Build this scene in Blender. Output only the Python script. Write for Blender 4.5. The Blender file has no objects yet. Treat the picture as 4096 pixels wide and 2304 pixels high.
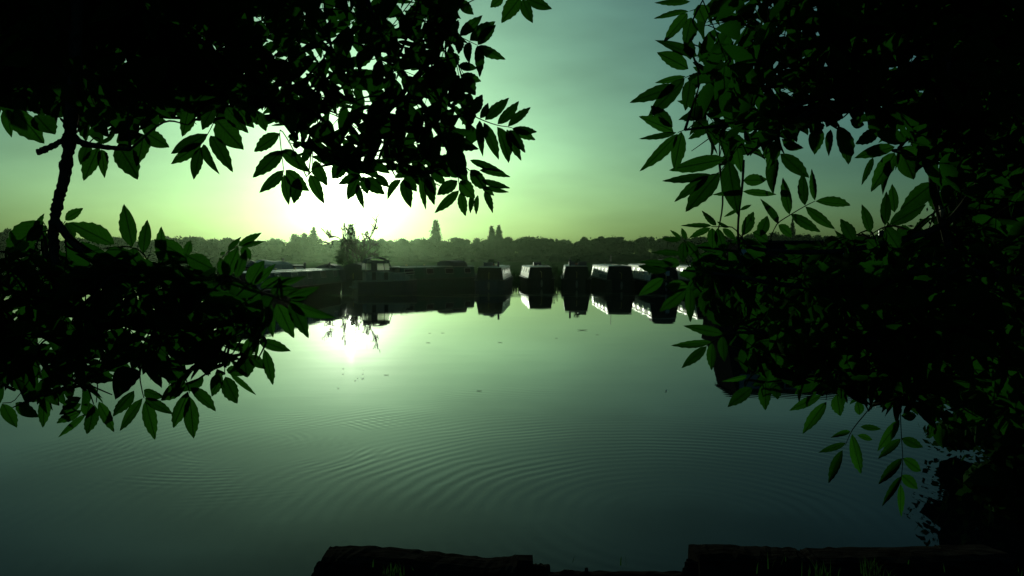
import bpy, math, random
from mathutils import Vector, Matrix, Quaternion

# ---------------------------------------------------------------- camera, sky, sun, exposure
S = bpy.context.scene
COL = S.collection
F = 3215.0                 # focal length in pixels of the 4096 px wide photograph
CAM = Vector((0.0, 0.0, 2.25))
PITCH = math.atan(122.0 / F)
cd = bpy.data.cameras.new('camera')
cam = bpy.data.objects.new('camera', cd)
COL.objects.link(cam)
cam.location = CAM
cam.rotation_euler = (math.radians(90) - PITCH, 0, 0)
cd.sensor_width = 36.0
cd.lens = 36.0 * F / 4096.0
cd.clip_start = 0.05
cd.clip_end = 6000.0
S.camera = cam

SUN_AZ = math.radians(-11.4)      # from +Y, to the right positive
SUN_EL = math.radians(4.9)
W = bpy.data.worlds.new('World')
S.world = W
W.use_nodes = True
nt = W.node_tree
for n in list(nt.nodes):
    nt.nodes.remove(n)
out = nt.nodes.new('ShaderNodeOutputWorld')
bg = nt.nodes.new('ShaderNodeBackground')
sky = nt.nodes.new('ShaderNodeTexSky')
sky.sky_type = 'NISHITA'
sky.sun_disc = False
sky.sun_elevation = SUN_EL
sky.sun_rotation = SUN_AZ
sky.altitude = 30
sky.air_density = 0.85
sky.dust_density = 3.4
sky.ozone_density = 1.0
tint = nt.nodes.new('ShaderNodeMix'); tint.data_type = 'RGBA'; tint.blend_type = 'MULTIPLY'
tint.inputs[0].default_value = 1.0
tint.inputs[7].default_value = (0.228, 0.655, 0.79, 1)      # the photograph's green cast
# thin, far apart veils of high cloud
tc = nt.nodes.new('ShaderNodeTexCoord')
mp = nt.nodes.new('ShaderNodeMapping'); mp.inputs['Scale'].default_value = (2.0, 2.0, 7.0)
nz = nt.nodes.new('ShaderNodeTexNoise'); nz.inputs['Scale'].default_value = 1.7
nz.inputs['Detail'].default_value = 4.0; nz.inputs['Roughness'].default_value = 0.5
mr = nt.nodes.new('ShaderNodeMapRange')
mr.inputs[1].default_value = 0.35; mr.inputs[2].default_value = 0.75
mr.inputs[3].default_value = 0.80; mr.inputs[4].default_value = 1.18
veil = nt.nodes.new('ShaderNodeMix'); veil.data_type = 'RGBA'; veil.blend_type = 'MULTIPLY'
veil.inputs[0].default_value = 1.0
nt.links.new(tc.outputs['Generated'], mp.inputs['Vector'])
nt.links.new(mp.outputs['Vector'], nz.inputs['Vector'])
nt.links.new(nz.outputs['Fac'], mr.inputs[0])
nt.links.new(sky.outputs['Color'], tint.inputs[6])
nt.links.new(tint.outputs[2], veil.inputs[6])
nt.links.new(mr.outputs[0], veil.inputs[7])
nt.links.new(veil.outputs[2], bg.inputs['Color'])
bg.inputs['Strength'].default_value = 0.07
# the bright aureole that thin high cloud makes round the sun (forward scattering)
sdir = Vector((math.sin(SUN_AZ) * math.cos(SUN_EL), math.cos(SUN_AZ) * math.cos(SUN_EL), math.sin(SUN_EL)))
G_ = 0.95
dt = nt.nodes.new('ShaderNodeVectorMath'); dt.operation = 'DOT_PRODUCT'; dt.inputs[1].default_value = sdir
nt.links.new(tc.outputs['Generated'], dt.inputs[0])
m1 = nt.nodes.new('ShaderNodeMath'); m1.operation = 'MULTIPLY_ADD'; m1.inputs[1].default_value = -2 * G_; m1.inputs[2].default_value = 1 + G_ * G_
nt.links.new(dt.outputs['Value'], m1.inputs[0])
m2 = nt.nodes.new('ShaderNodeMath'); m2.operation = 'POWER'; m2.inputs[1].default_value = -1.5
nt.links.new(m1.outputs[0], m2.inputs[0])
m3 = nt.nodes.new('ShaderNodeMath'); m3.operation = 'MULTIPLY'; m3.inputs[1].default_value = 4.2e-4
nt.links.new(m2.outputs[0], m3.inputs[0])
bg2 = nt.nodes.new('ShaderNodeBackground'); bg2.inputs['Color'].default_value = (0.95, 1.0, 0.80, 1)
nt.links.new(m3.outputs[0], bg2.inputs['Strength'])
ad = nt.nodes.new('ShaderNodeAddShader')
nt.links.new(bg.outputs[0], ad.inputs[0]); nt.links.new(bg2.outputs[0], ad.inputs[1])
nt.links.new(ad.outputs[0], out.inputs['Surface'])

sl = bpy.data.lights.new('sun', 'SUN')
sl.energy = 2.2
sl.angle = math.radians(0.5)
sl.color = (0.88, 1.0, 0.74)
sun = bpy.data.objects.new('sun', sl)
COL.objects.link(sun)
sun.rotation_euler = (-sdir).to_track_quat('-Z', 'Y').to_euler()
sun.location = sdir * 200

S.view_settings.view_transform = 'Standard'
S.view_settings.look = 'None'
S.view_settings.exposure = -0.22
S.view_settings.gamma = 1.0
S.view_settings.use_curve_mapping = False
S.cycles.use_denoising = True
S.cycles.max_bounces = 6
S.cycles.diffuse_bounces = 2
S.cycles.glossy_bounces = 4
S.cycles.transmission_bounces = 3
S.cycles.transparent_max_bounces = 8
S.cycles.volume_bounces = 0

# ---------------------------------------------------------------- helpers
rnd = random.Random(7)
_c, _s = math.cos(PITCH), math.sin(PITCH)
CR = Vector((1, 0, 0)); CF = Vector((0, _c, -_s)); CU = Vector((0, _s, _c))

def at(px, py, d):
    """point at depth d (metres along the view axis) seen at a photograph pixel"""
    return CAM + (CF + CR * ((px - 2048) / F) + CU * ((1152 - py) / F)) * d

def on_ground(px, d, z=0.0):
    return Vector(((px - 2048) / F * d, d, z))

def proj(p):
    v = p - CAM
    d = v.dot(CF)
    return (2048 + F * v.dot(CR) / d, 1152 - F * v.dot(CU) / d)

class MB:
    def __init__(s):
        s.v = []; s.f = []; s.smooth = False
    def add(s, vs, fs):
        o = len(s.v)
        s.v += [tuple(p) for p in vs]
        s.f += [tuple(i + o for i in f) for f in fs]
        return s
    def box(s, x0, x1, y0, y1, z0, z1, M=None):
        vs = [Vector((x, y, z)) for z in (z0, z1) for y in (y0, y1) for x in (x0, x1)]
        if M: vs = [M @ v for v in vs]
        return s.add(vs, [(0, 2, 3, 1), (4, 5, 7, 6), (0, 1, 5, 4), (2, 6, 7, 3), (0, 4, 6, 2), (1, 3, 7, 5)])
    def loft(s, rings, closed=True, caps=True):
        n = len(rings[0]); o = len(s.v)
        for r in rings:
            s.v += [tuple(p) for p in r]
        for i in range(len(rings) - 1):
            for j in range(n if closed else n - 1):
                a = o + i * n + j; b = o + i * n + (j + 1) % n
                s.f.append((a, b, b + n, a + n))
        if caps:
            s.f.append(tuple(o + j for j in reversed(range(n))))
            s.f.append(tuple(o + (len(rings) - 1) * n + j for j in range(n)))
        return s
    def tube(s, pts, rad, sides=6, rough=0.0, rg=None):
        pts = [Vector(p) for p in pts]
        n = len(pts)
        if not isinstance(rad, (list, tuple)):
            rad = [rad] * n
        rings = []
        up = Vector((0.31, 0.2, 0.93))
        for i, p in enumerate(pts):
            t = (pts[min(i + 1, n - 1)] - pts[max(i - 1, 0)])
            if t.length < 1e-9: t = Vector((0, 0, 1))
            t.normalize()
            a = t.cross(up)
            if a.length < 1e-3: a = t.cross(Vector((1, 0, 0)))
            a.normalize(); b = t.cross(a)
            r = rad[i]
            rings.append([p + (a * math.cos(k * 2 * math.pi / sides) + b * math.sin(k * 2 * math.pi / sides)) * r * (1 + (rg.uniform(-rough, rough) if rg else 0)) for k in range(sides)])
        return s.loft(rings)
    def build(s, name, m, parent=None, loc=None):
        me = bpy.data.meshes.new(name)
        me.from_pydata(s.v, [], s.f)
        if s.smooth:
            me.polygons.foreach_set('use_smooth', [True] * len(me.polygons))
        if m is not None: me.materials.append(m)
        me.update()
        o = bpy.data.objects.new(name, me)
        COL.objects.link(o)
        if parent is not None: o.parent = parent
        if loc is not None: o.location = loc
        return o

def empty(name, loc=(0, 0, 0), rz=0.0):
    o = bpy.data.objects.new(name, None)
    COL.objects.link(o)
    o.location = loc; o.rotation_euler = (0, 0, rz)
    o.empty_display_size = 0.2
    return o

def tag(o, label, cat, group=None):
    o['label'] = label; o['category'] = cat
    if group: o['group'] = group
    return o

def kind(o, k):
    o['kind'] = k
    return o

def smooth_line(pts, per=6):
    """Catmull-Rom through the points"""
    P = [Vector(p) for p in pts]
    P = [P[0] * 2 - P[1]] + P + [P[-1] * 2 - P[-2]]
    res = []
    for i in range(1, len(P) - 2):
        for k in range(per):
            t = k / per
            a, b, c, d = P[i - 1], P[i], P[i + 1], P[i + 2]
            res.append(0.5 * ((2 * b) + (c - a) * t + (2 * a - 5 * b + 4 * c - d) * t * t + (3 * b - a - 3 * c + d) * t ** 3))
    res.append(P[-2])
    return res

def inside(poly, x, y):
    c = False; n = len(poly); j = n - 1
    for i in range(n):
        xi, yi = poly[i]; xj, yj = poly[j]
        if (yi > y) != (yj > y) and x < (xj - xi) * (y - yi) / (yj - yi) + xi:
            c = not c
        j = i
    return c

# ---------------------------------------------------------------- materials
def mat(name, col, rough=0.6, col2=None, scale=8.0, detail=4.0, bump=0.0, bscale=None, spec=0.5, metal=0.0, stretch=(1, 1, 1)):
    m = bpy.data.materials.new(name); m.use_nodes = True
    t = m.node_tree; b = t.nodes['Principled BSDF']
    b.inputs['Base Color'].default_value = (*col, 1)
    b.inputs['Roughness'].default_value = rough
    b.inputs['Specular IOR Level'].default_value = spec
    b.inputs['Metallic'].default_value = metal
    if col2 is not None or bump:
        tcn = t.nodes.new('ShaderNodeTexCoord'); mpn = t.nodes.new('ShaderNodeMapping')
        mpn.inputs['Scale'].default_value = stretch
        t.links.new(tcn.outputs['Object'], mpn.inputs['Vector'])
        nn = t.nodes.new('ShaderNodeTexNoise'); nn.inputs['Scale'].default_value = scale; nn.inputs['Detail'].default_value = detail
        t.links.new(mpn.outputs['Vector'], nn.inputs['Vector'])
        if col2 is not None:
            mx = t.nodes.new('ShaderNodeMix'); mx.data_type = 'RGBA'
            mx.inputs[6].default_value = (*col, 1); mx.inputs[7].default_value = (*col2, 1)
            mrn = t.nodes.new('ShaderNodeMapRange'); mrn.inputs[1].default_value = 0.36; mrn.inputs[2].default_value = 0.64
            t.links.new(nn.outputs['Fac'], mrn.inputs[0])
            t.links.new(mrn.outputs[0], mx.inputs[0])
            t.links.new(mx.outputs[2], b.inputs['Base Color'])
        if bump:
            n2 = nn
            if bscale:
                n2 = t.nodes.new('ShaderNodeTexNoise'); n2.inputs['Scale'].default_value = bscale; n2.inputs['Detail'].default_value = 5
                t.links.new(mpn.outputs['Vector'], n2.inputs['Vector'])
            bp = t.nodes.new('ShaderNodeBump'); bp.inputs['Strength'].default_value = 1.0; bp.inputs['Distance'].default_value = bump
            t.links.new(n2.outputs['Fac'], bp.inputs['Height'])
            t.links.new(bp.outputs[0], b.inputs['Normal'])
    return m

def leaf_mat(name, dark, light, trans, tfac, island=False, spec=0.0):
    m = bpy.data.materials.new(name); m.use_nodes = True
    t = m.node_tree; b = t.nodes['Principled BSDF']; o = t.nodes['Material Output']
    b.inputs['Roughness'].default_value = 0.75
    b.inputs['Specular IOR Level'].default_value = spec
    if island:
        src = t.nodes.new('ShaderNodeNewGeometry').outputs['Random Per Island']
    else:
        src = t.nodes.new('ShaderNodeObjectInfo').outputs['Random']
    mx = t.nodes.new('ShaderNodeMix'); mx.data_type = 'RGBA'
    mx.inputs[6].default_value = (*dark, 1); mx.inputs[7].default_value = (*light, 1)
    t.links.new(src, mx.inputs[0]); t.links.new(mx.outputs[2], b.inputs['Base Color'])
    tr = t.nodes.new('ShaderNodeBsdfTranslucent'); tr.inputs['Color'].default_value = (*trans, 1)
    ms = t.nodes.new('ShaderNodeMixShader'); ms.inputs[0].default_value = tfac
    t.links.new(b.outputs[0], ms.inputs[1]); t.links.new(tr.outputs[0], ms.inputs[2])
    t.links.new(ms.outputs[0], o.inputs['Surface'])
    return m

M = {}
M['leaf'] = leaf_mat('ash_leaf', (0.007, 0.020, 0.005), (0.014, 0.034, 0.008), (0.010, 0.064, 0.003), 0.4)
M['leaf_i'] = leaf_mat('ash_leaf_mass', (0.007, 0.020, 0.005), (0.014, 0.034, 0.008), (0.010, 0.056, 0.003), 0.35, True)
def veined_leaf():
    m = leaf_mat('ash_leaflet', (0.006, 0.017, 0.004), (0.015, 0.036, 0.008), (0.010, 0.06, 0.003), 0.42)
    t = m.node_tree; L = t.links.new
    tr = [n for n in t.nodes if n.type == 'BSDF_TRANSLUCENT'][0]
    oi = [n for n in t.nodes if n.type == 'OBJECT_INFO'][0]
    tcn = t.nodes.new('ShaderNodeTexCoord'); sp = t.nodes.new('ShaderNodeSeparateXYZ')
    L(tcn.outputs['Object'], sp.inputs[0])
    def mth(op, a, b=None):
        n = t.nodes.new('ShaderNodeMath'); n.operation = op
        for i, v in enumerate((a, b)):
            if v is None: continue
            if isinstance(v, (int, float)): n.inputs[i].default_value = v
            else: L(v, n.inputs[i])
        return n.outputs[0]
    ax = mth('ABSOLUTE', sp.outputs[0])
    rib = mth('LESS_THAN', ax, .035)
    vein = mth('LESS_THAN', mth('FRACT', mth('ADD', mth('MULTIPLY', sp.outputs[1], 9.0), mth('MULTIPLY', ax, -5.0))), .16)
    nn = t.nodes.new('ShaderNodeTexNoise'); nn.inputs['Scale'].default_value = 5.0; nn.inputs['Detail'].default_value = 3.0
    L(tcn.outputs['Object'], nn.inputs['Vector'])
    f = mth('ADD', mth('MULTIPLY', nn.outputs['Fac'], 0.9), mth('MULTIPLY', oi.outputs['Random'], 1.0))
    f = mth('MULTIPLY', f, mth('SUBTRACT', 1.0, mth('MULTIPLY', rib, .75)))
    f = mth('MULTIPLY', f, mth('SUBTRACT', 1.0, mth('MULTIPLY', vein, .3)))
    mx = t.nodes.new('ShaderNodeMix'); mx.data_type = 'RGBA'; mx.clamp_factor = False
    mx.inputs[6].default_value = (0.001, 0.008, 0.0005, 1); mx.inputs[7].default_value = (0.013, 0.072, 0.004, 1)
    L(f, mx.inputs[0]); L(mx.outputs[2], tr.inputs['Color'])
    return m
M['leaflet'] = veined_leaf()
M['small_leaf'] = leaf_mat('hawthorn_leaf', (0.010, 0.026, 0.008), (0.014, 0.032, 0.01), (0.012, 0.05, 0.006), 0.15, True)
M['far_leaf'] = leaf_mat('far_foliage', (0.022, 0.05, 0.018), (0.045, 0.085, 0.03), (0.03, 0.09, 0.02), 0.2, True, 0.0)
M['bush_leaf'] = leaf_mat('bush_foliage', (0.02, 0.04, 0.015), (0.03, 0.05, 0.018), (0.02, 0.06, 0.015), 0.2, True, 0.0)
M['bark'] = mat('bark', (0.022, 0.02, 0.016), 0.9, (0.04, 0.042, 0.03), 30, 5, 0.004, 60, spec=0.0)
M['twig'] = mat('twig_bark', (0.02, 0.022, 0.012), 0.8, (0.035, 0.035, 0.02), 40, spec=0.0)
M['stalk'] = mat('leaf_stalk', (0.012, 0.025, 0.008), 0.7, spec=0.0)
M['pale_wood'] = mat('split_wood', (0.30, 0.25, 0.13), 0.8, (0.16, 0.13, 0.07), 30)
M['far_trunk'] = mat('far_trunk', (0.03, 0.028, 0.022), 0.9)
M['hull_black'] = mat('hull_blacking', (0.010, 0.010, 0.011), 0.7, (0.016, 0.015, 0.015), 3, spec=0.0)
M['hull_green'] = mat('green_hull_paint', (0.012, 0.035, 0.028), 0.6, (0.016, 0.042, 0.034), 2, spec=0.05)
M['hull_blue'] = mat('blue_hull_paint', (0.014, 0.02, 0.045), 0.6, (0.018, 0.026, 0.05), 2, spec=0.05)
M['cabin_cream'] = mat('cream_cabin_paint', (0.66, 0.61, 0.45), 0.6, (0.52, 0.48, 0.34), 2.5, spec=0.02)
M['cabin_grey'] = mat('grey_cabin_paint', (0.34, 0.36, 0.33), 0.35, (0.28, 0.30, 0.27), 2.5)
M['cabin_green'] = mat('green_cabin_paint', (0.013, 0.05, 0.036), 0.5, (0.018, 0.06, 0.044), 2.5, spec=0.08)
M['cabin_dark'] = mat('dark_cabin_paint', (0.012, 0.012, 0.013), 0.65, (0.018, 0.017, 0.017), 2.5, spec=0.0)
M['roof_pale'] = mat('pale_roof_paint', (0.34, 0.36, 0.34), 0.42, (0.27, 0.28, 0.27), 3, spec=0.6)
M['roof_grey'] = mat('grey_roof_paint', (0.20, 0.21, 0.20), 0.4, (0.14, 0.145, 0.14), 3)
M['black_paint'] = mat('black_paint', (0.012, 0.012, 0.012), 0.45)
M['canvas'] = mat('dark_canvas', (0.016, 0.017, 0.022), 0.85, (0.024, 0.024, 0.03), 5, 4, 0.01, 9)
M['tarp'] = mat('grey_tarpaulin', (0.09, 0.105, 0.105), 0.5, (0.06, 0.07, 0.075), 2.5, 4, 0.04, 3)
M['gel_white'] = mat('faded_gelcoat', (0.15, 0.17, 0.17), 0.5, (0.11, 0.125, 0.125), 2, spec=0.1)
M['gel_blue'] = mat('blue_gelcoat', (0.016, 0.021, 0.032), 0.5, spec=0.1)
M['brass'] = mat('brass', (0.35, 0.26, 0.09), 0.35, metal=1.0)
M['frame'] = mat('aluminium_window_frame', (0.25, 0.26, 0.25), 0.4, metal=0.6)
M['rope'] = mat('mooring_rope', (0.16, 0.15, 0.12), 0.9)
M['rubber'] = mat('black_rubber', (0.012, 0.012, 0.012), 0.8)
M['timber'] = mat('wet_old_timber', (0.007, 0.006, 0.005), 0.9, (0.020, 0.019, 0.016), 6, 6, 0.012, 30, stretch=(1, 6, 6), spec=0.0)
M['soil'] = mat('dark_bank_soil', (0.008, 0.009, 0.006), 0.95, (0.015, 0.017, 0.009), 3, 5, 0.03, 12, spec=0.0)
M['meadow'] = mat('meadow_grass', (0.03, 0.065, 0.02), 0.95, (0.045, 0.085, 0.026), 0.05, 5, spec=0.0)
M['grass'] = leaf_mat('grass_blade', (0.012, 0.03, 0.008), (0.03, 0.055, 0.014), (0.02, 0.07, 0.01), 0.25, True, 0.0)
M['feather'] = mat('white_feather', (0.75, 0.75, 0.68), 0.6)
M['flower'] = mat('terracotta', (0.22, 0.08, 0.04), 0.8)
M['solar'] = mat('solar_panel', (0.012, 0.016, 0.03), 0.12)

def glass_mat(name, tintc, tfac):
    m = bpy.data.materials.new(name); m.use_nodes = True
    t = m.node_tree; o = t.nodes['Material Output']; t.nodes.remove(t.nodes['Principled BSDF'])
    a = t.nodes.new('ShaderNodeBsdfTransparent'); a.inputs['Color'].default_value = (*tintc, 1)
    g = t.nodes.new('ShaderNodeBsdfGlossy'); g.inputs['Roughness'].default_value = 0.05
    fr = t.nodes.new('ShaderNodeFresnel'); fr.inputs['IOR'].default_value = 1.45
    ms = t.nodes.new('ShaderNodeMixShader')
    t.links.new(fr.outputs[0], ms.inputs[0]); t.links.new(a.outputs[0], ms.inputs[1]); t.links.new(g.outputs[0], ms.inputs[2])
    t.links.new(ms.outputs[0], o.inputs['Surface'])
    return m
M['pvc'] = glass_mat('clouded_canopy_window', (0.82, 0.84, 0.78), 0.1)
def _cloud(m):
    t = m.node_tree; o = t.nodes['Material Output']; src = o.inputs['Surface'].links[0].from_socket
    tr = t.nodes.new('ShaderNodeBsdfTranslucent'); tr.inputs['Color'].default_value = (0.75, 0.76, 0.68, 1)
    ms = t.nodes.new('ShaderNodeMixShader'); ms.inputs[0].default_value = 0.5
    t.links.new(src, ms.inputs[1]); t.links.new(tr.outputs[0], ms.inputs[2]); t.links.new(ms.outputs[0], o.inputs['Surface'])
_cloud(M['pvc'])
M['pane'] = mat('dark_window_glass', (0.006, 0.007, 0.008), 0.25, spec=0.05)
M['pane_pale'] = mat('net_curtained_window', (0.30, 0.34, 0.32), 0.25)

def water_mat():
    m = bpy.data.materials.new('river_water'); m.use_nodes = True
    t = m.node_tree; b = t.nodes['Principled BSDF']; L = t.links.new
    b.inputs['Base Color'].default_value = (0.0008, 0.004, 0.005, 1)
    b.inputs['Roughness'].default_value = 0.02
    b.inputs['IOR'].default_value = 1.19
    b.inputs['Specular Tint'].default_value = (0.6, 1.0, 0.9, 1)
    def N(tp, **k):
        n = t.nodes.new(tp)
        for a, v in k.items(): setattr(n, a, v)
        return n
    def math_(op, a, b_=None, c=None):
        n = N('ShaderNodeMath', operation=op)
        for i, v in enumerate((a, b_, c)):
            if v is None: continue
            if isinstance(v, (int, float)): n.inputs[i].default_value = v
            else: L(v, n.inputs[i])
        return n.outputs[0]
    def mrange(v, a, b_, c, d, smooth=True):
        n = N('ShaderNodeMapRange'); n.interpolation_type = 'SMOOTHSTEP' if smooth else 'LINEAR'
        L(v, n.inputs[0])
        for i, x in enumerate((a, b_, c, d)): n.inputs[i + 1].default_value = x
        return n.outputs[0]
    geo = N('ShaderNodeNewGeometry')
    sep = N('ShaderNodeSeparateXYZ'); L(geo.outputs['Position'], sep.inputs[0])
    X, Y = sep.outputs[0], sep.outputs[1]
    def noise(scale, det, vec=None, st=(1, 1, 1)):
        mpn = N('ShaderNodeMapping'); mpn.inputs['Scale'].default_value = st
        L(geo.outputs['Position'], mpn.inputs['Vector'])
        n = N('ShaderNodeTexNoise'); n.inputs['Scale'].default_value = scale; n.inputs['Detail'].default_value = det
        L(mpn.outputs[0], n.inputs['Vector'])
        return n.outputs['Fac']
    warp = noise(0.9, 2)
    def rings(cx, cy, lam, r0, r1, r2, r3, amp, warpamt=0.35, chirp=0.0):
        dx = math_('SUBTRACT', X, cx); dy = math_('SUBTRACT', Y, cy)
        r = math_('SQRT', math_('ADD', math_('MULTIPLY', dx, dx), math_('MULTIPLY', dy, dy)))
        rw = math_('ADD', r, math_('MULTIPLY', math_('SUBTRACT', warp, 0.5), warpamt))
        ph = math_('MULTIPLY', rw, 2 * math.pi / lam)
        if chirp:
            ph = math_('ADD', ph, math_('MULTIPLY', math_('MULTIPLY', rw, rw), chirp))
        s = math_('SINE', ph)
        env = math_('MULTIPLY', mrange(r, r0, r1, 0, 1), mrange(r, r2, r3, 1, 0))
        return math_('MULTIPLY', math_('MULTIPLY', s, env), amp), dx, dy, r
    # the rings spreading from in front of the bank
    h1, dx, dy, r = rings(1.55, 6.95, 0.17, 0.3, 1.5, 2.8, 5.0, 0.00046, 0.22)
    patch = mrange(noise(0.45, 2), 0.32, 0.62, 0.32, 1.0)
    side = mrange(math_('DIVIDE', dy, math_('ADD', r, 0.01)), -0.7, 0.5, 0.30, 1.0)
    h1 = math_('MULTIPLY', math_('MULTIPLY', h1, patch), side)
    # second, older and wider set
    h2, _, _, _ = rings(1.6, 7.2, 0.17, 3.0, 4.6, 6.0, 9.0, 0.00024, 0.3)
    h2 = math_('MULTIPLY', h2, mrange(noise(0.35, 2), 0.42, 0.68, 0.0, 1.0))
    # a small ring near the glare, on the left
    h3, _, _, _ = rings(-3.3, 9.6, 0.12, 0.3, 0.8, 1.6, 2.8, 0.00028, 0.2)
    h3 = math_('MULTIPLY', h3, mrange(noise(0.9, 2), 0.45, 0.65, 0.0, 1.0))
    # slow undulation and breeze
    n1 = math_('MULTIPLY', noise(0.8, 1, st=(0.5, 1.0, 1)), 0.0022)
    breeze = mrange(noise(0.11, 2, st=(0.5, 1.3, 1)), 0.45, 0.70, 0.12, 1.0)
    n2 = math_('MULTIPLY', math_('MULTIPLY', noise(5.0, 2, st=(0.30, 1.2, 1)), 0.0006), breeze)
    tot = h1
    band = math_('MULTIPLY', mrange(Y, 43, 46, 0, 1), mrange(Y, 48, 52, 1, 0))
    n3 = math_('MULTIPLY', math_('MULTIPLY', noise(2.2, 2, st=(0.10, 1.5, 1)), 0.010), band)
    for h in (h2, h3, n1, n2, n3):
        tot = math_('ADD', tot, h)
    fade = mrange(Y, 18, 60, 1.0, 0.55)
    tot = math_('MULTIPLY', tot, fade)
    bp = N('ShaderNodeBump'); bp.inputs['Strength'].default_value = 1.0; bp.inputs['Distance'].default_value = 1.0
    L(tot, bp.inputs['Height']); L(bp.outputs[0], b.inputs['Normal'])
    return m
M['water'] = water_mat()

# ---------------------------------------------------------------- ground, water, banks
river = kind(MB().add([(-400, -40, 0), (400, -40, 0), (400, 92, 0), (-400, 92, 0)], [(0, 1, 2, 3)]).build('river', M['water']), 'structure')

def grid_sheet(name, edge, zf, m, back, zback=0.6):
    """sheet from a water's edge polyline running back to a far line, sloping up from the water"""
    g = MB()
    for x, y in edge:
        bx, by = back(x, y)
        rows = [(0, -0.5), (0.0, 0.0)]
        ring = []
        for t in (0.0, 0.0004, 0.004, 0.03, 0.08, 0.2, 0.5, 1.0):
            px_, py_ = x + (bx - x) * t, y + (by - y) * t
            ring.append((px_, py_, zf(t, px_, py_)))
        g.v += ring
    n = 8
    for i in range(len(edge) - 1):
        for j in range(n - 1):
            a = i * n + j
            g.f.append((a, a + n, a + n + 1, a + 1))
    return g.build(name, m)

# far meadow, beyond the moorings, out to the horizon
fe = []
x = -1500.0
xs = [-860, -500, -300, -150] + list(range(-100, 101, 4)) + [150, 300, 500, 860]
for x in xs:
    fe.append((x, 69.0 + 0.8 * math.sin(x * 0.21) + 0.6 * math.sin(x * 0.57 + 1)))
def zfar(t, x, y):
    base = [(-0.5, 0.0), (0.24, .0004), (0.5, .004), (0.55, .03), (0.6, .08), (0.62, .2), (0.6, .5), (0.6, 1.0)]
    for z, tt in base:
        if abs(tt - t) < 1e-6: return z + (0.05 * math.sin(x * .9) if 0 < t < 0.05 else 0)
    return 0.6
meadow = kind(grid_sheet('meadow', fe, zfar, M['meadow'], lambda x, y: (x, 860.0)), 'structure')

# near bank, under the photographer and round to the right
BE = [(-60, 3.6), (-20, 3.9), (-6, 4.1), (-3, 4.2), (-1.5, 4.32), (-1.06, 4.36), (-1.0, 4.62), (0.1, 4.66), (0.3, 4.62), (1.05, 4.62), (1.15, 4.62),
      (2.2, 4.64), (2.9, 4.75), (3.5, 5.2), (4.3, 6.2), (5.3, 7.6), (6.6, 9.6), (8.0, 12.0), (9.0, 15.0), (10.4, 19), (12.6, 24), (16, 27.5), (22, 34.5), (40, 36), (80, 36)]
NB = MB()
for i, (x, y) in enumerate(BE):
    if x < 3.2: bx, by = x, -40.0
    else: bx, by = 90.0, -40.0 + (x - 3.2) * 0.9
    for k, (t, z) in enumerate(((0, -0.6), (0.0008, 0.22), (0.004, 0.36), (0.02, 0.45), (0.06, 0.5), (0.2, 0.55), (1.0, 0.7))):
        zz = z if not (1.0 <= t) else z
        NB.v.append((x + (bx - x) * t, y + (by - y) * t, zz + (0.03 * math.sin(x * 5 + t * 40) if k in (2, 3, 4) else 0)))
for i in range(len(BE) - 1):
    for j in range(6):
        a = i * 7 + j
        NB.f.append((a, a + 1, a + 8, a + 7))
near_bank = kind(NB.build('near_bank', M['soil']), 'structure')

# ---------------------------------------------------------------- far trees
def lump(g, c, r, rg, nu=9, nv=6, noise=0.16):
    rings = []
    for j in range(nv + 1):
        th = math.pi * j / nv
        ring = []
        for i in range(nu):
            ph = 2 * math.pi * i / nu
            k = 1 + rg.uniform(-noise, noise)
            ring.append(Vector((c[0] + r[0] * k * math.sin(th) * math.cos(ph), c[1] + r[1] * k * math.sin(th) * math.sin(ph), c[2] - r[2] * k * math.cos(th))))
        rings.append(ring)
    g.loft(rings)

def leaf_faces(g, c, r, n, size, rg, lo=0.8, hi=1.12, asp=0.7):
    for _ in range(n):
        u = Vector((rg.gauss(0, 1), rg.gauss(0, 1), rg.gauss(0, 1))).normalized()
        k = rg.uniform(lo, hi)
        p = Vector((c[0] + u.x * r[0] * k, c[1] + u.y * r[1] * k, c[2] + u.z * r[2] * k))
        a = Vector((rg.gauss(0, 1), rg.gauss(0, 1), rg.gauss(0, 1))).normalized()
        b = a.cross(u)
        if b.length < 1e-3: continue
        b.normalize()
        s = size * rg.uniform(0.6, 1.3)
        g.add([p - a * s * .5, p + b * s * asp * .5, p + a * s * .6, p - b * s * asp * .5], [(0, 1, 2, 3)])

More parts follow.
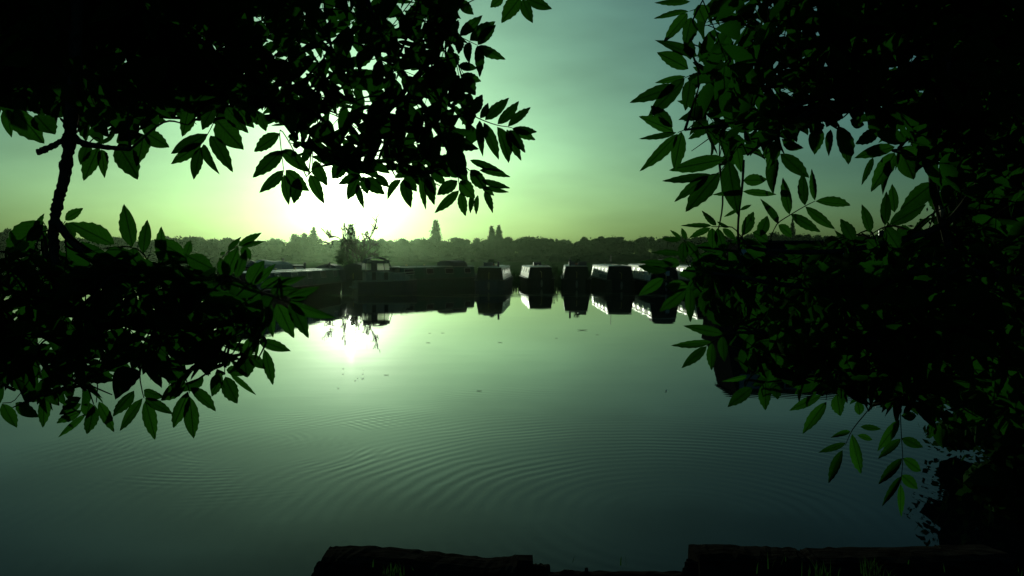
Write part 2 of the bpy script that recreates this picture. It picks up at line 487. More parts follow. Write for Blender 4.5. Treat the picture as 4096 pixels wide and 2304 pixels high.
def crown_broad(seed, w, h):
    rg = random.Random(seed); g = MB()
    lobes = [((0, 0, h * .62), (w * .40, w * .4, h * .34))]
    for i in range(7):
        a = i / 7 * 6.283 + rg.uniform(-.4, .4); q = rg.uniform(.20, .34) * w
        lobes.append(((q * math.cos(a), q * math.sin(a), h * rg.uniform(.30, .78)), (w * rg.uniform(.17, .26),) * 2 + (h * rg.uniform(.13, .21),)))
    for i in range(7):
        lobes.append(((w * rg.uniform(-.34, .34), w * rg.uniform(-.34, .34), h * rg.uniform(.70, .93)), (w * rg.uniform(.06, .14),) * 2 + (h * rg.uniform(.05, .11),)))
    lobes.append(((0, 0, h * .22), (w * .5, w * .5, h * .25)))
    for c, r in lobes:
        lump(g, c, [q * .72 for q in r], rg)
        leaf_faces(g, c, r, 170, 0.8, rg, .66, 1.32)
    return g
def crown_poplar(seed, w, h, twin=False):
    rg = random.Random(seed); g = MB()
    for ox, hh in (((-w * .22, h * .98), (w * .24, h * 1.0)) if twin else ((0, h),)):
        ww = w * (.62 if twin else 1)
        for i in range(12):
            t = i / 11
            z = hh * (.16 + .76 * t)
            r = ww * .5 * (math.sin(math.pi * (0.25 + .66 * t)) ** .7) * rg.uniform(.9, 1.08)
            c = (ox + rg.uniform(-.06, .06) * ww, rg.uniform(-.06, .06) * ww, z)
            lump(g, c, (r * .75, r * .75, hh * .08), rg)
            leaf_faces(g, c, (r, r, hh * .085), 190, 0.7, rg, .6, 1.2)
        c = (ox, 0, hh * .955); leaf_faces(g, c, (ww * .10, ww * .1, hh * .06), 40, .55, rg, .2, 1.1)
    return g
def crown_conifer(seed, w, h):
    rg = random.Random(seed); g = MB()
    for i in range(11):
        t = i / 10
        r = w * .5 * (1 - t) ** .85 + .25
        c = (rg.uniform(-.1, .1), rg.uniform(-.1, .1), h * (.12 + .84 * t))
        lump(g, c, (r * .7, r * .7, h * .05), rg)
        leaf_faces(g, c, (r, r, h * .055), 120, .7, rg, .6, 1.3)
    return g

FAR = {}
for i in range(6):
    rg = random.Random(100 + i)
    FAR['b%d' % i] = (crown_broad(100 + i, rg.uniform(9.5, 12.5), 10.0), 10.0)
FAR['oak'] = (crown_broad(211, 14.0, 10.0), 10.0)
FAR['p0'] = (crown_poplar(301, 6.2, 20.0), 20.0)
FAR['p1'] = (crown_poplar(302, 7.4, 20.0, True), 20.0)
FAR['c0'] = (crown_conifer(303, 7.0, 20.0), 20.0)
FMESH = {}
def far_tree(nm, var, X, Y, h, label, group=None, ws=1.0, rz=0.0):
    root = empty(nm, (X, Y, 0.58), rz)
    tag(root, label, 'tree', group)
    g, h0 = FAR[var]
    k = h / h0
    if var not in FMESH:
        c = g.build('crown', M['far_leaf']); FMESH[var] = c.data
        t = MB().tube([(0, 0, -.3), (0.05, 0, h0 * .25), (0, 0, h0 * .6)], [h0 * .028, h0 * .022, h0 * .012], 6).build('trunk', M['far_trunk'])
        FMESH[var + 't'] = t.data
    else:
        c = bpy.data.objects.new('crown', FMESH[var]); COL.objects.link(c)
        t = bpy.data.objects.new('trunk', FMESH[var + 't']); COL.objects.link(t)
    for o in (c, t):
        o.parent = root; o.scale = (k * ws, k * ws, k)
    return root

PROFILE = [(-600, 930), (0, 922), (60, 928), (200, 955), (450, 945), (560, 955), (640, 948), (760, 950), (860, 955), (1000, 955), (1080, 950), (1140, 957),
           (1300, 970), (1380, 968), (1540, 950), (1620, 955), (1700, 957), (1800, 952), (1900, 960), (2000, 954), (2100, 950), (2180, 957), (2240, 950),
           (2320, 964), (2380, 945), (2440, 948), (2500, 957), (2560, 950), (2640, 942), (2700, 950), (3000, 947), (3220, 938), (3330, 944), (4700, 936)]
def prof(px):
    for (a, ya), (b, yb) in zip(PROFILE, PROFILE[1:]):
        if a <= px <= b: return ya + (yb - ya) * (px - a) / (b - a)
    return 945
def segment(px):
    for lim, s in ((640, 'behind the low hanging branch on the left'), (1170, 'left of the broad-headed tree'), (1400, 'between the broad-headed tree and the first poplar'),
                   (1742, 'between the two poplars left of centre'), (1980, 'between the tall poplar and the twin-topped poplar'),
                   (2420, 'right of the twin-topped poplar'), (3150, 'above the pale-sided moored boats'), (9999, 'right of the pointed conifer')):
        if px < lim: return s
rg = random.Random(5)
px = -520.0
i = 0
while px < 4620:
    Y = 440 + rg.uniform(-22, 22)
    top = prof(px) + rg.uniform(-9, 14)
    h = (1030 - top) / F * Y + CAM.z - 0.58
    s = segment(px)
    far_tree('broadleaf_tree', 'b%d' % (i % 6), (px - 2048) / F * Y, Y, h, 'hazy far treeline tree ' + s, 'far treeline ' + s, rg.uniform(.6, 1.2), rg.uniform(0, 6.28))
    px += rg.uniform(30, 58); i += 1
# a farther, paler row showing in the dips
px = -500.0
while px < 4600:
    Y = 640 + rg.uniform(-30, 30)
    top = prof(px) + rg.uniform(-3, 14)
    h = (1030 - top) / F * Y + CAM.z - 0.58
    far_tree('broadleaf_tree', 'b%d' % (i % 6), (px - 2048) / F * Y, Y, h, 'paler back-row tree ' + segment(px), 'second far row ' + segment(px), rg.uniform(.8, 1.0), rg.uniform(0, 6.28))
    px += rg.uniform(60, 100); i += 1
def special(nm, var, px, top, Y, label, ws=1.0):
    h = (1030 - top) / F * Y + CAM.z - 0.58
    far_tree(nm, var, (px - 2048) / F * Y, Y, h, label, None, ws, 0.3)
special('broadleaf_tree', 'oak', 1210, 934, 415, 'broad-headed tree left of the sun in the far treeline', .62)
special('conifer_tree', 'c0', 1256, 911, 425, 'ragged pointed tree beside the broad-headed tree left of the sun', 2.0)
special('poplar_tree', 'p0', 1404, 898, 680, 'pale hazy poplar under the sun behind the bare bush', 1.15)
special('poplar_tree', 'p0', 1742, 881, 430, 'tallest dark poplar standing alone above the far treeline', 1.0)
special('poplar_tree', 'p1', 1980, 902, 432, 'twin-topped poplar above the far treeline right of the tallest poplar', 1.1)
special('conifer_tree', 'c0', 3168, 876, 430, 'pointed conifer seen between the leaves above the black houseboat', .9)

def hedge(name, x0, x1, Y, h, seed, label):
    rg = random.Random(seed); g = MB()
    x = x0
    while x < x1:
        hh = h * rg.uniform(.75, 1.15)
        lump(g, (x, Y + rg.uniform(-1, 1), .55 + hh * .42), (rg.uniform(2.0, 3.6), 1.6, hh * .55), rg)
        leaf_faces(g, (x, Y, .55 + hh * .45), (2.6, 1.7, hh * .55), 34, .55, rg, .8, 1.2)
        x += rg.uniform(2.0, 3.2)
    return tag(g.build(name, M['far_leaf']), label, 'hedge')
hedge('hedge', -130, 10, 300, 2.3, 21, 'low dark hedge crossing the far meadow on the left')
hedge('hedge', 14, 150, 260, 2.5, 22, 'low dark hedge crossing the far meadow on the right')

# ---------------------------------------------------------------- growth on the far bank
def blades(name, pts, hmin, hmax, w, rg, m, lean=0.25):
    g = MB()
    for p in pts:
        h = rg.uniform(hmin, hmax); a = rg.uniform(0, 6.283); q = rg.uniform(0, lean) * h
        d = Vector((math.cos(a), math.sin(a), 0)); sd = Vector((-d.y, d.x, 0)) * w * rg.uniform(.6, 1.3)
        p = Vector(p)
        mid = p + d * q * .35 + Vector((0, 0, h * .6)); tip = p + d * q + Vector((0, 0, h))
        g.add([p - sd, p + sd, mid + sd * .7, mid - sd * .7, tip], [(0, 1, 2, 3), (3, 2, 4)])
    return g.build(name, m)
rg = random.Random(9)
pts = []
for _ in range(9000):
    x = rg.uniform(-60, 60)
    y = 69.2 + 0.8 * math.sin(x * 0.21) + 0.6 * math.sin(x * 0.57 + 1) + abs(rg.gauss(0, 2.2))
    pts.append((x, y, 0.16 + min(.3, (y - 69.0) * .12)))
g_ = kind(blades('bank_grass', pts, .35, .85, .035, rg, M['grass']), 'stuff')
tag(g_, 'rough grass along the far bank behind the moored boats', 'grass')

def branching(g, p, d, L, r, depth, rg, tips, spread=0.55, kr=.55, rmin=0.0):
    n = 4; pts_ = [p]; q = p; dd = d
    for i in range(n):
        dd = (dd + Vector((rg.gauss(0, .16), rg.gauss(0, .16), rg.gauss(0, .12) + .02))).normalized()
        q = q + dd * (L / n); pts_.append(q)
    g.tube(pts_, [max(rmin, r * (1 - .5 * i / n)) for i in range(n + 1)], 4)
    tips.append((q, dd))
    if depth == 0: return
    for k in range(rg.choice((2, 3, 3))):
        t = rg.randint(1, n)
        nd = (dd + Vector((rg.gauss(0, spread), rg.gauss(0, spread), rg.gauss(0, spread * .6)))).normalized()
        branching(g, pts_[t], nd, L * rg.uniform(.55, .8), max(rmin, r * kr), depth - 1, rg, tips, spread, kr, rmin)

def hawthorn():
    base = on_ground(1415, 69.8, .35)
    root = empty('hawthorn_bush', base); root.scale = (.84, .9, 1.38)
    tag(root, 'half bare thorny bush standing behind the cabin cruiser, dense low on the left', 'bush')
    rg = random.Random(31); g = MB(); tips = []
    for k in range(5):
        a = rg.uniform(0, 6.28)
        branching(g, Vector((.2 * math.cos(a), .2 * math.sin(a), -.2)), Vector((.35 * math.cos(a) + .16, .35 * math.sin(a), 1)).normalized(), 1.9, .085, 4, rg, tips, .6, .64, .03)
    g.build('trunk', M['bark'], root)
    f = MB()
    for q, dd in tips:
        if q.z < 2.1 and rg.random() < .6 and (q.x < .1 or rg.random() < .25):
            leaf_faces(f, q, (.3, .3, .25), 10, .14, rg, .1, 1.1)
        elif rg.random() < .45:
            leaf_faces(f, q, (.2, .2, .16), 6, .10, rg, .1, 1.1)
    for k in range(10):
        leaf_faces(f, (rg.uniform(-1.5, .1), rg.uniform(-.6, .6), rg.uniform(.4, 1.6)), (.55, .5, .45), 110, .15, rg, .2, 1.05)
    f.build('crown', M['bush_leaf'], root)
hawthorn()

def willow_bush(px, d, h, w, seed, label):
    root = empty('willow_bush', on_ground(px, d, .3)); tag(root, label, 'bush')
    rg = random.Random(seed); g = MB(); f = MB()
    for k in range(46):
        a = rg.uniform(0, 6.28); q = rg.uniform(0, 1) ** .5 * w * .5
        b = Vector((q * .5 * math.cos(a), q * .5 * math.sin(a), -.1))
        t = Vector((q * math.cos(a), q * math.sin(a), h * rg.uniform(.6, 1) * (1 - .35 * (q / w * 2) ** 2)))
        pl = [b, (b + t) * .5 + Vector((0, 0, .1)), t]
        g.tube(pl, [.012, .009, .004], 3)
        for j in range(22):
            s = rg.uniform(.15, 1)
            p = b.lerp(t, s)
            leaf_faces(f, p, (.07, .07, .07), 2, .12, rg, .2, 1.2, .35)
    g.build('stem', M['twig'], root); f.build('crown', M['bush_leaf'], root)
willow_bush(2192, 69.6, 1.75, 2.1, 41, 'soft willow bush rising behind the moored boats near the middle')
willow_bush(2330, 71.0, 1.0, 2.4, 42, 'low waterside bush behind the end-on boat with the chimney')
willow_bush(1650, 71.5, 1.0, 3.4, 43, 'low dark bush on the far bank right of the cabin cruiser')

# ---------------------------------------------------------------- boats
def sections(xs, half, zs):
    rings = []
    for x in xs:
        b, zt = half(x), zs(x)
        rings.append([(x, -b, zt), (x, -b * 1.0, .45), (x, -b * .97, 0.0), (x, -b * .85, -.35), (x, b * .85, -.35), (x, b * .97, 0.0), (x, b, .45), (x, b, zt)])
    return rings

def narrowboat(label, near, heading, L, hull, cabin, roof, a=1.1, c=2.2, side_panels=None, panel_from=0.4, nwin=5, items=(), end_window=False, cover=None, ptype='pane', top=1.62, group='narrowboats moored along the far bank'):
    """near = (X, Y) of the middle of the near end; heading degrees right of straight away; near end is the stern"""
    h = math.radians(heading)
    root = empty('narrowboat', (near[0], near[1], 0), math.pi / 2 - h)
    tag(root, label, 'boat', group)
    B = 1.04
    def half(x):
        if x < 1.0: return B * (.62 + .38 * math.sin(min(1, x / 1.0) * math.pi / 2))
        if x > L - 2.6: return max(.05, B * math.cos((x - (L - 2.6)) / 2.6 * math.pi / 2) ** .7)
        return B
    def zs(x):
        if x > L - 3.0: return .74 + .28 * ((x - L + 3.0) / 3.0) ** 2
        return .74 + .03 * max(0, 1.2 - x)
    xs = [0, .12, .3, .55, .8, 1.0, 1.6, L * .35, L * .6, L - 3, L - 2.6, L - 2.0, L - 1.4, L - .8, L - .4, L - .12, L - .02]
    hl = MB().loft(sections(xs, half, zs)).build('hull', M[hull], root)
    rub = MB()
    for s in (-1, 1):
        rub.loft([[(x, s * (half(x) + .0), zz) for zz in (.69, .74)] + [(x, s * (half(x) + .035), zz) for zz in (.74, .69)] for x in xs[1:-1]])
    rub.build('rubbing_strake', M['black_paint'], hl)
    # cabin with tumblehome
    x0, x1 = a, L - c
    wb, wt, zb, zt = .93, .78, .70, top
    cab = MB().loft([[(x0 - .02, -wb, zb), (x0 + .05, -wt, zt), (x0 + .05, wt, zt), (x0 - .02, wb, zb)], [(x1 + .02, -wb, zb), (x1 - .05, -wt, zt), (x1 - .05, wt, zt), (x1 + .02, wb, zb)]])
    cb = cab.build('cabin', M[cabin], root)
    # cabin ends, painted dark
    for xe, sg, nm in ((x0 - .045, -1, 'rear_bulkhead'), (x1 + .045, 1, 'front_bulkhead')):
        g = MB().loft([[(xe - .02 + dx, -wb - .004, zb - .01), (xe - sg * .07 * 1 + dx, -wt - .004, zt - .004), (xe - sg * .07 + dx, wt + .004, zt - .004), (xe - .02 + dx, wb + .004, zb - .01)] for dx in (-.012, .012)])
        g.build(nm, M['cabin_dark'], root)
    xd = x0 - .07
    for s in (-1, 1):
        d_ = MB().box(xd - .055, xd - .02, s * .19 - .17, s * .19 + .17, .74, 1.42).build('door', M['cabin_dark'], root)
        if end_window and s < 0:
            MB().box(xd - .075, xd - .058, s * .19 - .13, s * .19 + .13, 1.06, 1.38).build('pane', M['pane_pale'], d_)
    # roof, cambered and overhanging a little
    sec = []
    for xx in (x0 - .06, x1 + .06):
        ring = [(xx, y, zt + .012 + .075 * (1 - (y / .84) ** 2)) for y in (-.84, -.6, -.3, 0, .3, .6, .84)]
        ring += [(xx, y, zt - .012 + .06 * (1 - (y / .84) ** 2)) for y in (.84, .4, -.4, -.84)]
        sec.append(ring)
    rf = MB().loft(sec).build('roof', M[roof], root)
    for s in (-1, 1):
        hr = MB()
        hr.tube([(x0 + .1, s * .72, zt + .075), (x1 - .1, s * .72, zt + .075)], .018, 5)
        n = int((x1 - x0) / 1.5)
        for k in range(n + 1):
            xx = x0 + .15 + (x1 - x0 - .3) * k / n
            hr.box(xx - .02, xx + .02, s * .72 - .012, s * .72 + .012, zt + .02, zt + .07)
        hr.build('handrail', M['black_paint'], rf)
    # windows on both sides
    lean = (wb - wt) / (zt - zb)
    def side_pt(x, s, z, off):
        y = wb - (z - zb) * lean + off
        return (x, s * y, z)
    def plate(xa, xb, za, zb_, s, off0, off1):
        return MB().loft([[side_pt(xa, s, za, o), side_pt(xa, s, zb_, o), side_pt(xb, s, zb_, o), side_pt(xb, s, za, o)] for o in (off0, off1)])
    for s in (-1, 1):
        for k in range(nwin):
            xc = x0 + .9 + (x1 - x0 - 1.8) * k / max(1, nwin - 1)
            w_ = .36 if k % 2 else .46
            wn = plate(xc - w_ - .03, xc + w_ + .03, 1.07, 1.47, s, -.004, .016).build('window', M['frame'], root)
            plate(xc - w_, xc + w_, 1.10, 1.44, s, .010, .022).build('pane', M[ptype], wn)
        if side_panels:
            n = max(2, int((x1 - x0) * panel_from / 1.3))
            for k in range(n):
                xa = x0 + .12 + k * 1.3
                plate(xa, xa + 1.22, .78, 1.04, s, -.004, .010).build('side_panel', M[side_panels], root)
        # vertical panel beads
        n = int((x1 - x0) / 1.3)
        for k in range(1, n):
            xa = x0 + k * (x1 - x0) / n
            plate(xa - .012, xa + .012, .74, 1.58, s, -.004, .008).build('bead', M['black_paint'], root)
    # tiller and swan neck
    MB().tube(smooth_line([(.1, 0, .7), (.02, 0, 1.05), (.25, 0, 1.18), (.95, .05, 1.25)], 4), .022, 6).build('tiller', M['brass'], root)
    fen = MB().tube([(-.02, 0, .62), (-.06, 0, .35), (-.02, 0, .1)], [.05, .09, .05], 8).build('fender', M['rope'], root)
    zr = zt + .085
    for it in items:
        k = it[0]; xx = it[1]; yy = it[2] if len(it) > 2 else 0.0
        if k == 'chimney':
            hh = it[3] if len(it) > 3 else .42
            ch = MB().tube([(xx, yy, zr - .06), (xx, yy, zr + hh)], .07, 10).build('chimney', M['black_paint'], root)
            MB().tube([(xx, yy, zr + hh + .01), (xx, yy, zr + hh + .05)], [.085, .06], 10).build('cap', M['black_paint'], ch)
        elif k == 'mushroom':
            MB().tube([(xx, yy, zr - .05), (xx, yy, zr + .05), (xx, yy, zr + .055), (xx, yy, zr + .085), (xx, yy, zr + .1)], [.04, .04, .09, .07, .02], 10).build('roof_vent', M['brass'], root)
        elif k == 'plank':
            MB().box(xx, xx + 2.6, yy - .12, yy + .12, zr + .0, zr + .04).build('gang_plank', M['pale_wood'], root)
            MB().tube([(xx - .2, yy + .25, zr + .03), (xx + 3.2, yy + .2, zr + .03)], .022, 5).build('boat_pole', M['pale_wood'], root)
        elif k == 'solar':
            MB().box(xx, xx + 1.2, yy - .32, yy + .32, zr + .04, zr + .07, Matrix.Rotation(.02, 4, 'X')).build('solar_panel', M['solar'], root)
        elif k == 'box':
            MB().box(xx, xx + .9, yy - .3, yy + .3, zr - .02, zr + .26).build('roof_box', M['black_paint'], root)
        elif k == 'mast':
            MB().tube([(xx, yy, zr - .05), (xx, yy, zr + it[3])], .022, 5).build('mast', M['black_paint'], root)
        elif k == 'pot':
            pt = MB().tube([(xx, yy, zr - .03), (xx, yy, zr + .16)], [.10, .14], 10).build('flower_pot', M['flower'], root)
            f = MB(); rgp = random.Random(int(xx * 100)); leaf_faces(f, (xx, yy, zr + .3), (.2, .2, .18), 90, .12, rgp, .1, 1.1)
            f.build('foliage', M['bush_leaf'], pt)
        elif k == 'hood':
            g = MB(); rings = []
            for t in range(2):
                xx2 = xx + t * it[3]
                rings.append([(xx2, y_, z_) for y_, z_ in ((-.80, zt - .02), (-.74, zt + .30), (-.5, zt + .42), (0, zt + .47), (.5, zt + .42), (.74, zt + .30), (.80, zt - .02))])
            g.loft(rings).build('deck_hood', M['canvas'], root)
        elif k == 'bike':
            g = MB()
            for dx in (-.5, .5):
                ring = [(xx + dx + .33 * math.cos(q), yy, zr + .36 + .33 * math.sin(q)) for q in [j * .3927 for j in range(17)]]
                g.tube(ring, .014, 4)
            g.tube([(xx - .5, yy, zr + .36), (xx - .1, yy, zr + .36), (xx + .35, yy, zr + .8), (xx - .2, yy, zr + .78), (xx - .1, yy, zr + .36)], .016, 4)
            g.tube([(xx + .5, yy, zr + .36), (xx + .33, yy, zr + .95), (xx + .2, yy, zr + 1.0)], .015, 4)
            g.build('bicycle', M['black_paint'], root)
    if cover:
        # canvas over the far well deck or the near stern
        xa, xb = cover
        rings = []
        for xx, k in ((xa, 1.0), ((xa + xb) / 2, 1.0), (xb, .86)):
            rings.append([(xx, y_ * k, z_) for y_, z_ in ((-.98, .70), (-.84, 1.45), (-.5, 1.74), (0, 1.84), (.5, 1.74), (.84, 1.45), (.98, .70))])
        MB().loft(rings).build('canvas_cover', M['canvas'], root)
    return root

narrowboat('long dark green narrowboat with bright roof running left behind the hanging leaves', (-12.95, 35.5), 4.6, 17.0, 'hull_black', 'cabin_green', 'roof_pale', 1.6, 1.6,
           nwin=6, items=[('mushroom', 4.0), ('mushroom', 7.5, .3), ('chimney', 12.0, .25, .34), ('mushroom', 9.6), ('chimney', 15.0, -.3, .3)], top=1.50, cover=(15.3, 16.9))
narrowboat('dark green narrowboat with a black raised hood behind the cabin cruiser', (-8.6, 54.6), 33, 10.6, 'hull_green', 'cabin_green', 'roof_grey', .6, 1.4,
           nwin=4, items=[('hood', 6.6, 0, 1.7), ('mushroom', 2.2), ('mushroom', 4.4, .2), ('mast', 8.9, 0, .3)], top=1.56)
narrowboat('end-on narrowboat with dark blue-grey stern, planks and a plant on its roof', (-1.55, 53.6), 2.8, 14.0, 'hull_blue', 'cabin_grey', 'roof_pale', .9, 2.0,
           nwin=5, items=[('plank', 2.0, -.3), ('pot', 5.6, .35), ('pot', 5.0, .1), ('mushroom', 8.0), ('chimney', 1.5, -.55, .3), ('box', 3.6, .35)], top=1.56)
narrowboat('narrowboat with bright cream side, three small windows and pale roof beside the willow bush', (2.16, 58.6), -2.6, 13.0, 'hull_black', 'cabin_cream', 'roof_pale', 1.0, 2.0,
           nwin=4, items=[('plank', 2.4, .3), ('mushroom', 6.0, -.2), ('mushroom', 9.0), ('box', 8.0, -.3)], top=1.52)
narrowboat('end-on black narrowboat with chimney and clutter on its roof', (4.58, 56.8), 3.2, 14.0, 'hull_black', 'cabin_cream', 'roof_grey', .9, 2.0,
           nwin=5, items=[('chimney', 1.6, .45, .42), ('box', 2.0, -.45), ('pot', 3.2, -.2), ('pot', 2.6, -.05), ('box', 4.4, .2), ('mushroom', 7.0)], top=1.60)
narrowboat('narrowboat with cream and dark green panelled side and a thin mast', (7.42, 54.4), .4, 14.5, 'hull_black', 'cabin_cream', 'roof_grey', .9, 2.0,
           side_panels='cabin_green', panel_from=.55, nwin=5, items=[('mast', 1.9, .5, .75), ('plank', 3.5, -.25), ('solar', 7.5, 0), ('mushroom', 10.4)], top=1.62)
narrowboat('cream-sided narrowboat with a pale window in its dark stern beside the right-hand leaves', (9.9, 51.6), 1.2, 15.0, 'hull_black', 'cabin_cream', 'roof_pale', .7, 2.0,
           nwin=5, items=[('hood', .8, 0, 1.3), ('mushroom', 6.0), ('plank', 6.5, .3)], end_window=True, top=1.66)
narrowboat('cream-sided narrowboat mostly hidden by the right-hand leaves, its reflection showing', (12.5, 49.8), 2.0, 14.0, 'hull_black', 'cabin_cream', 'roof_grey', .9, 2.0,
           nwin=5, items=[('mushroom', 4.0), ('chimney', 6.0, .3)], top=1.6)
narrowboat('low boat under a grey tarpaulin behind the long green narrowboat', (-19.4, 55.0), 14, 11.0, 'hull_black', 'cabin_dark', 'roof_grey', 1.0, 1.8,
           nwin=3, items=[('chimney', 7.6, .2, .42), ('mushroom', 3.0)], top=1.62)
narrowboat('dark narrowboat stern under black canvas between the green narrowboat and the cabin cruiser', (-11.0, 55.6), 1.0, 10.0, 'hull_black', 'cabin_dark', 'roof_grey', 1.0, 1.8,
           nwin=3, items=[('mushroom', 4.0), ('chimney', 6.0, .2, .3)], cover=(.1, 2.6), top=1.5)
tp = MB()
rg = random.Random(3)
tr_ = []
for i in range(9):
    t = i / 8
    tr_.append([(t * 4.2, y_ * (1 + rg.uniform(-.04, .04)), z_ + rg.uniform(-.05, .05)) for y_, z_ in ((-1.0, 1.30), (-.85, 1.72), (-.4, 1.98 - .1 * abs(t - .5)), (0, 2.06 - .12 * abs(t - .4)), (.4, 1.96), (.85, 1.72), (1.0, 1.30))])
tp.loft(tr_)
tpo = tp.build('tarpaulin', M['tarp'], None, on_ground(1005, 56.6)); tpo.rotation_euler = (0, 0, math.radians(76))
tag(tpo, 'grey tarpaulin spread over the boat behind the long green narrowboat', 'tarpaulin')

def cruiser():
    root = empty('cabin_cruiser', on_ground(1424, 52.2), math.radians(20))
    root.scale = (.72, .82, 1.0)
    tag(root, 'cabin cruiser with dark rounded canopy and clear windows, moored side-on', 'boat')
    L = 5.6
    def half(x): return 1.0 if x < 3.4 else max(.04, 1.0 * math.cos((x - 3.4) / 2.2 * math.pi / 2) ** .8)
    xs = [0, .3, 1, 2, 3.4, 4.0, 4.5, 5.0, 5.35, 5.58]
    hl = MB().loft(sections(xs, half, lambda x: .70 + .10 * (x / L) ** 2)).build('hull', M['gel_blue'], root)
    MB().loft([[(x, -half(x) - .02, .66 + .1 * (x / L) ** 2), (x, -half(x) - .02, .74 + .1 * (x / L) ** 2), (x, half(x) + .02, .74 + .1 * (x / L) ** 2), (x, half(x) + .02, .66 + .1 * (x / L) ** 2)] for x in xs]).build('deck', M['gel_white'], root)
    # topsides: pale upper panels above the dark hull
    MB().loft([[(x, -b, .735 + .1 * (x / L) ** 2), (x, -b * .93, 1.36 - .02 * x), (x, b * .93, 1.36 - .02 * x), (x, b, .735 + .1 * (x / L) ** 2)] for x, b in ((.75, .90), (2.0, .93), (3.2, .90))]).build('cockpit_side', M['gel_white'], root)
    MB().loft([[(x, -b, .80), (x, -b * .85, z), (x, b * .85, z), (x, b, .80)] for x, b, z in ((3.2, .86, 1.30), (4.2, .68, 1.22), (4.9, .36, 1.0))]).build('fore_cabin', M['gel_white'], root)
    for xa in (1.25, 2.35):
        MB().box(xa, xa + .34, -.985, -.955, .80, 1.30).build('side_panel', M['cabin_dark'], root)
    # canopy: curved roof on a dark frame with clear windows
    prof_ = [(0.62, 1.36), (.72, 1.92), (.98, 2.18), (1.5, 2.29), (2.1, 2.28), (2.6, 2.14), (2.86, 1.92), (3.15, 1.36)]
    top_ = [p for p in prof_[1:-1]]
    MB().loft([[(x, -.80 + .08 * (z - 1.9), z) for x, z in top_] + [(x, -.80, z - .05) for x, z in reversed(top_)],
               [(x, .80 - .08 * (z - 1.9), z) for x, z in top_] + [(x, .80, z - .05) for x, z in reversed(top_)]]).build('canopy_roof', M['canvas'], root)
    fr = MB()
    for s in (-1, 1):
        y = s * .82
        for xb_, xt_ in ((.64, .74), (1.22, 1.24), (1.72, 1.72), (3.12, 2.84), (2.42, 2.32)):
            fr.tube([(xb_, s * .86, 1.34), (xt_, y, 1.95)], .035, 5)
        fr.box(.62, 3.14, y - .05 * s - .03, y - .05 * s + .03, 1.33, 1.45)
        fr.box(.74, 2.86, s * .8 - .02, s * .8 + .02, 1.86, 2.06)
        fr.box(1.22, 1.74, s * .815 - .02, s * .815 + .02, 1.40, 2.0)
    fr.tube([(3.12, -.82, 1.38), (3.12, .82, 1.38)], .03, 5); fr.tube([(.64, -.82, 1.38), (.64, .82, 1.38)], .03, 5)
    fr.build('canopy_frame', M['canvas'], root)
    for s in (-1, 1):
        for xa, xb_ in ((.70, 1.2), (1.76, 2.34), (2.40, 2.86)):
            MB().add([(xa, s * .83, 1.44), (xb_, s * .83, 1.44), (xb_ - (.1 if xb_ > 2.5 else 0), s * .81, 1.88), (xa, s * .81, 1.88)], [(0, 1, 2, 3)]).build('window', M['pvc'], root)
    MB().tube([(1.0, .3, 2.1), (1.0, .3, 3.9)], [.014, .006], 4).build('aerial', M['black_paint'], root)
    MB().tube([(-.1, -.9, .66), (-.1, .9, .66)], .04, 6).build('bathing_platform', M['gel_white'], root)
    MB().box(-.5, .02, -.85, .85, .30, .38).build('swim_step', M['gel_white'], root)
    rl = MB(); rl.tube(smooth_line([(3.3, -.84, 1.2), (4.4, -.62, 1.25), (5.3, -.15, 1.3), (5.3, .15, 1.3), (4.4, .62, 1.25), (3.3, .84, 1.2)], 4), .014, 5)
    for x_, y_ in ((4.4, -.62), (4.4, .62), (5.25, 0)): rl.tube([(x_, y_, .78), (x_, y_, 1.26)], .012, 4)
    rl.build('bow_rail', M['frame'], root)
cruiser()

def houseboat():
    root = empty('houseboat', (7.55, 28.6, 0)); tag(root, 'black houseboat with tapering cabin, mostly hidden behind the right-hand leaves', 'houseboat')
    L, Wd = 13.5, 3.6
    MB().loft([[(x + q, .0 + o, .95), (x, .1 + o, 0.0), (x + .2, .3, -.3), (x + .2, Wd - .3, -.3), (x, Wd - .1 - o, 0), (x + q, Wd - o, .95)] for x, q, o in ((.0, -.06, .5), (.5, 0, .0), (L - .5, 0, 0), (L, .06, .5))]).build('hull', M['hull_black'], root)
    MB().loft([[(x0, .12, .94), (x1, .42, 2.78), (x1, Wd - .42, 2.78), (x0, Wd - .12, .94)] for x0, x1 in ((.18, .62), (L - .18, L - .62))]).build('cabin', M['cabin_dark'], root)
    MB().loft([[(x, .34, 2.785), (x, .9, 2.87), (x, Wd - .9, 2.87), (x, Wd - .34, 2.785)] for x in (.50, L - .5)]).build('roof', M['cabin_dark'], root)
    def wpt(x, z, o): return (x, .12 + (z - .94) * .163 - o, z)
    for k in range(6):
        xa = 1.05 + k * 2.05
        w_ = .34 if k == 0 else .75
        wn = MB().loft([[wpt(xa - w_ - .04, 1.96, o), wpt(xa - w_ - .04, 2.54, o), wpt(xa + w_ + .04, 2.54, o), wpt(xa + w_ + .04, 1.96, o)] for o in (-.005, .02)]).build('window', M['frame'], root)
        MB().loft([[wpt(xa - w_, 2.0, o), wpt(xa - w_, 2.5, o), wpt(xa + w_, 2.5, o), wpt(xa + w_, 2.0, o)] for o in (.012, .026)]).build('pane', M['pane_pale'] if k == 0 else M['pane'], wn)
    for k in range(10):
        xa = .8 + k * 1.25
        MB().loft([[wpt(xa - .02, .96, o), wpt(xa - .02, 1.9, o), wpt(xa + .02, 1.9, o), wpt(xa + .02, .96, o)] for o in (-.004, .012)]).build('bead', M['black_paint'], root)
    MB().tube([(6.2, 1.4, 2.8), (6.2, 1.4, 3.25)], .09, 10).build('chimney', M['black_paint'], root)
    MB().box(6.6, 8.6, 1.0, 1.9, 2.83, 3.12).build('roof_box', M['cabin_dark'], root)
houseboat()

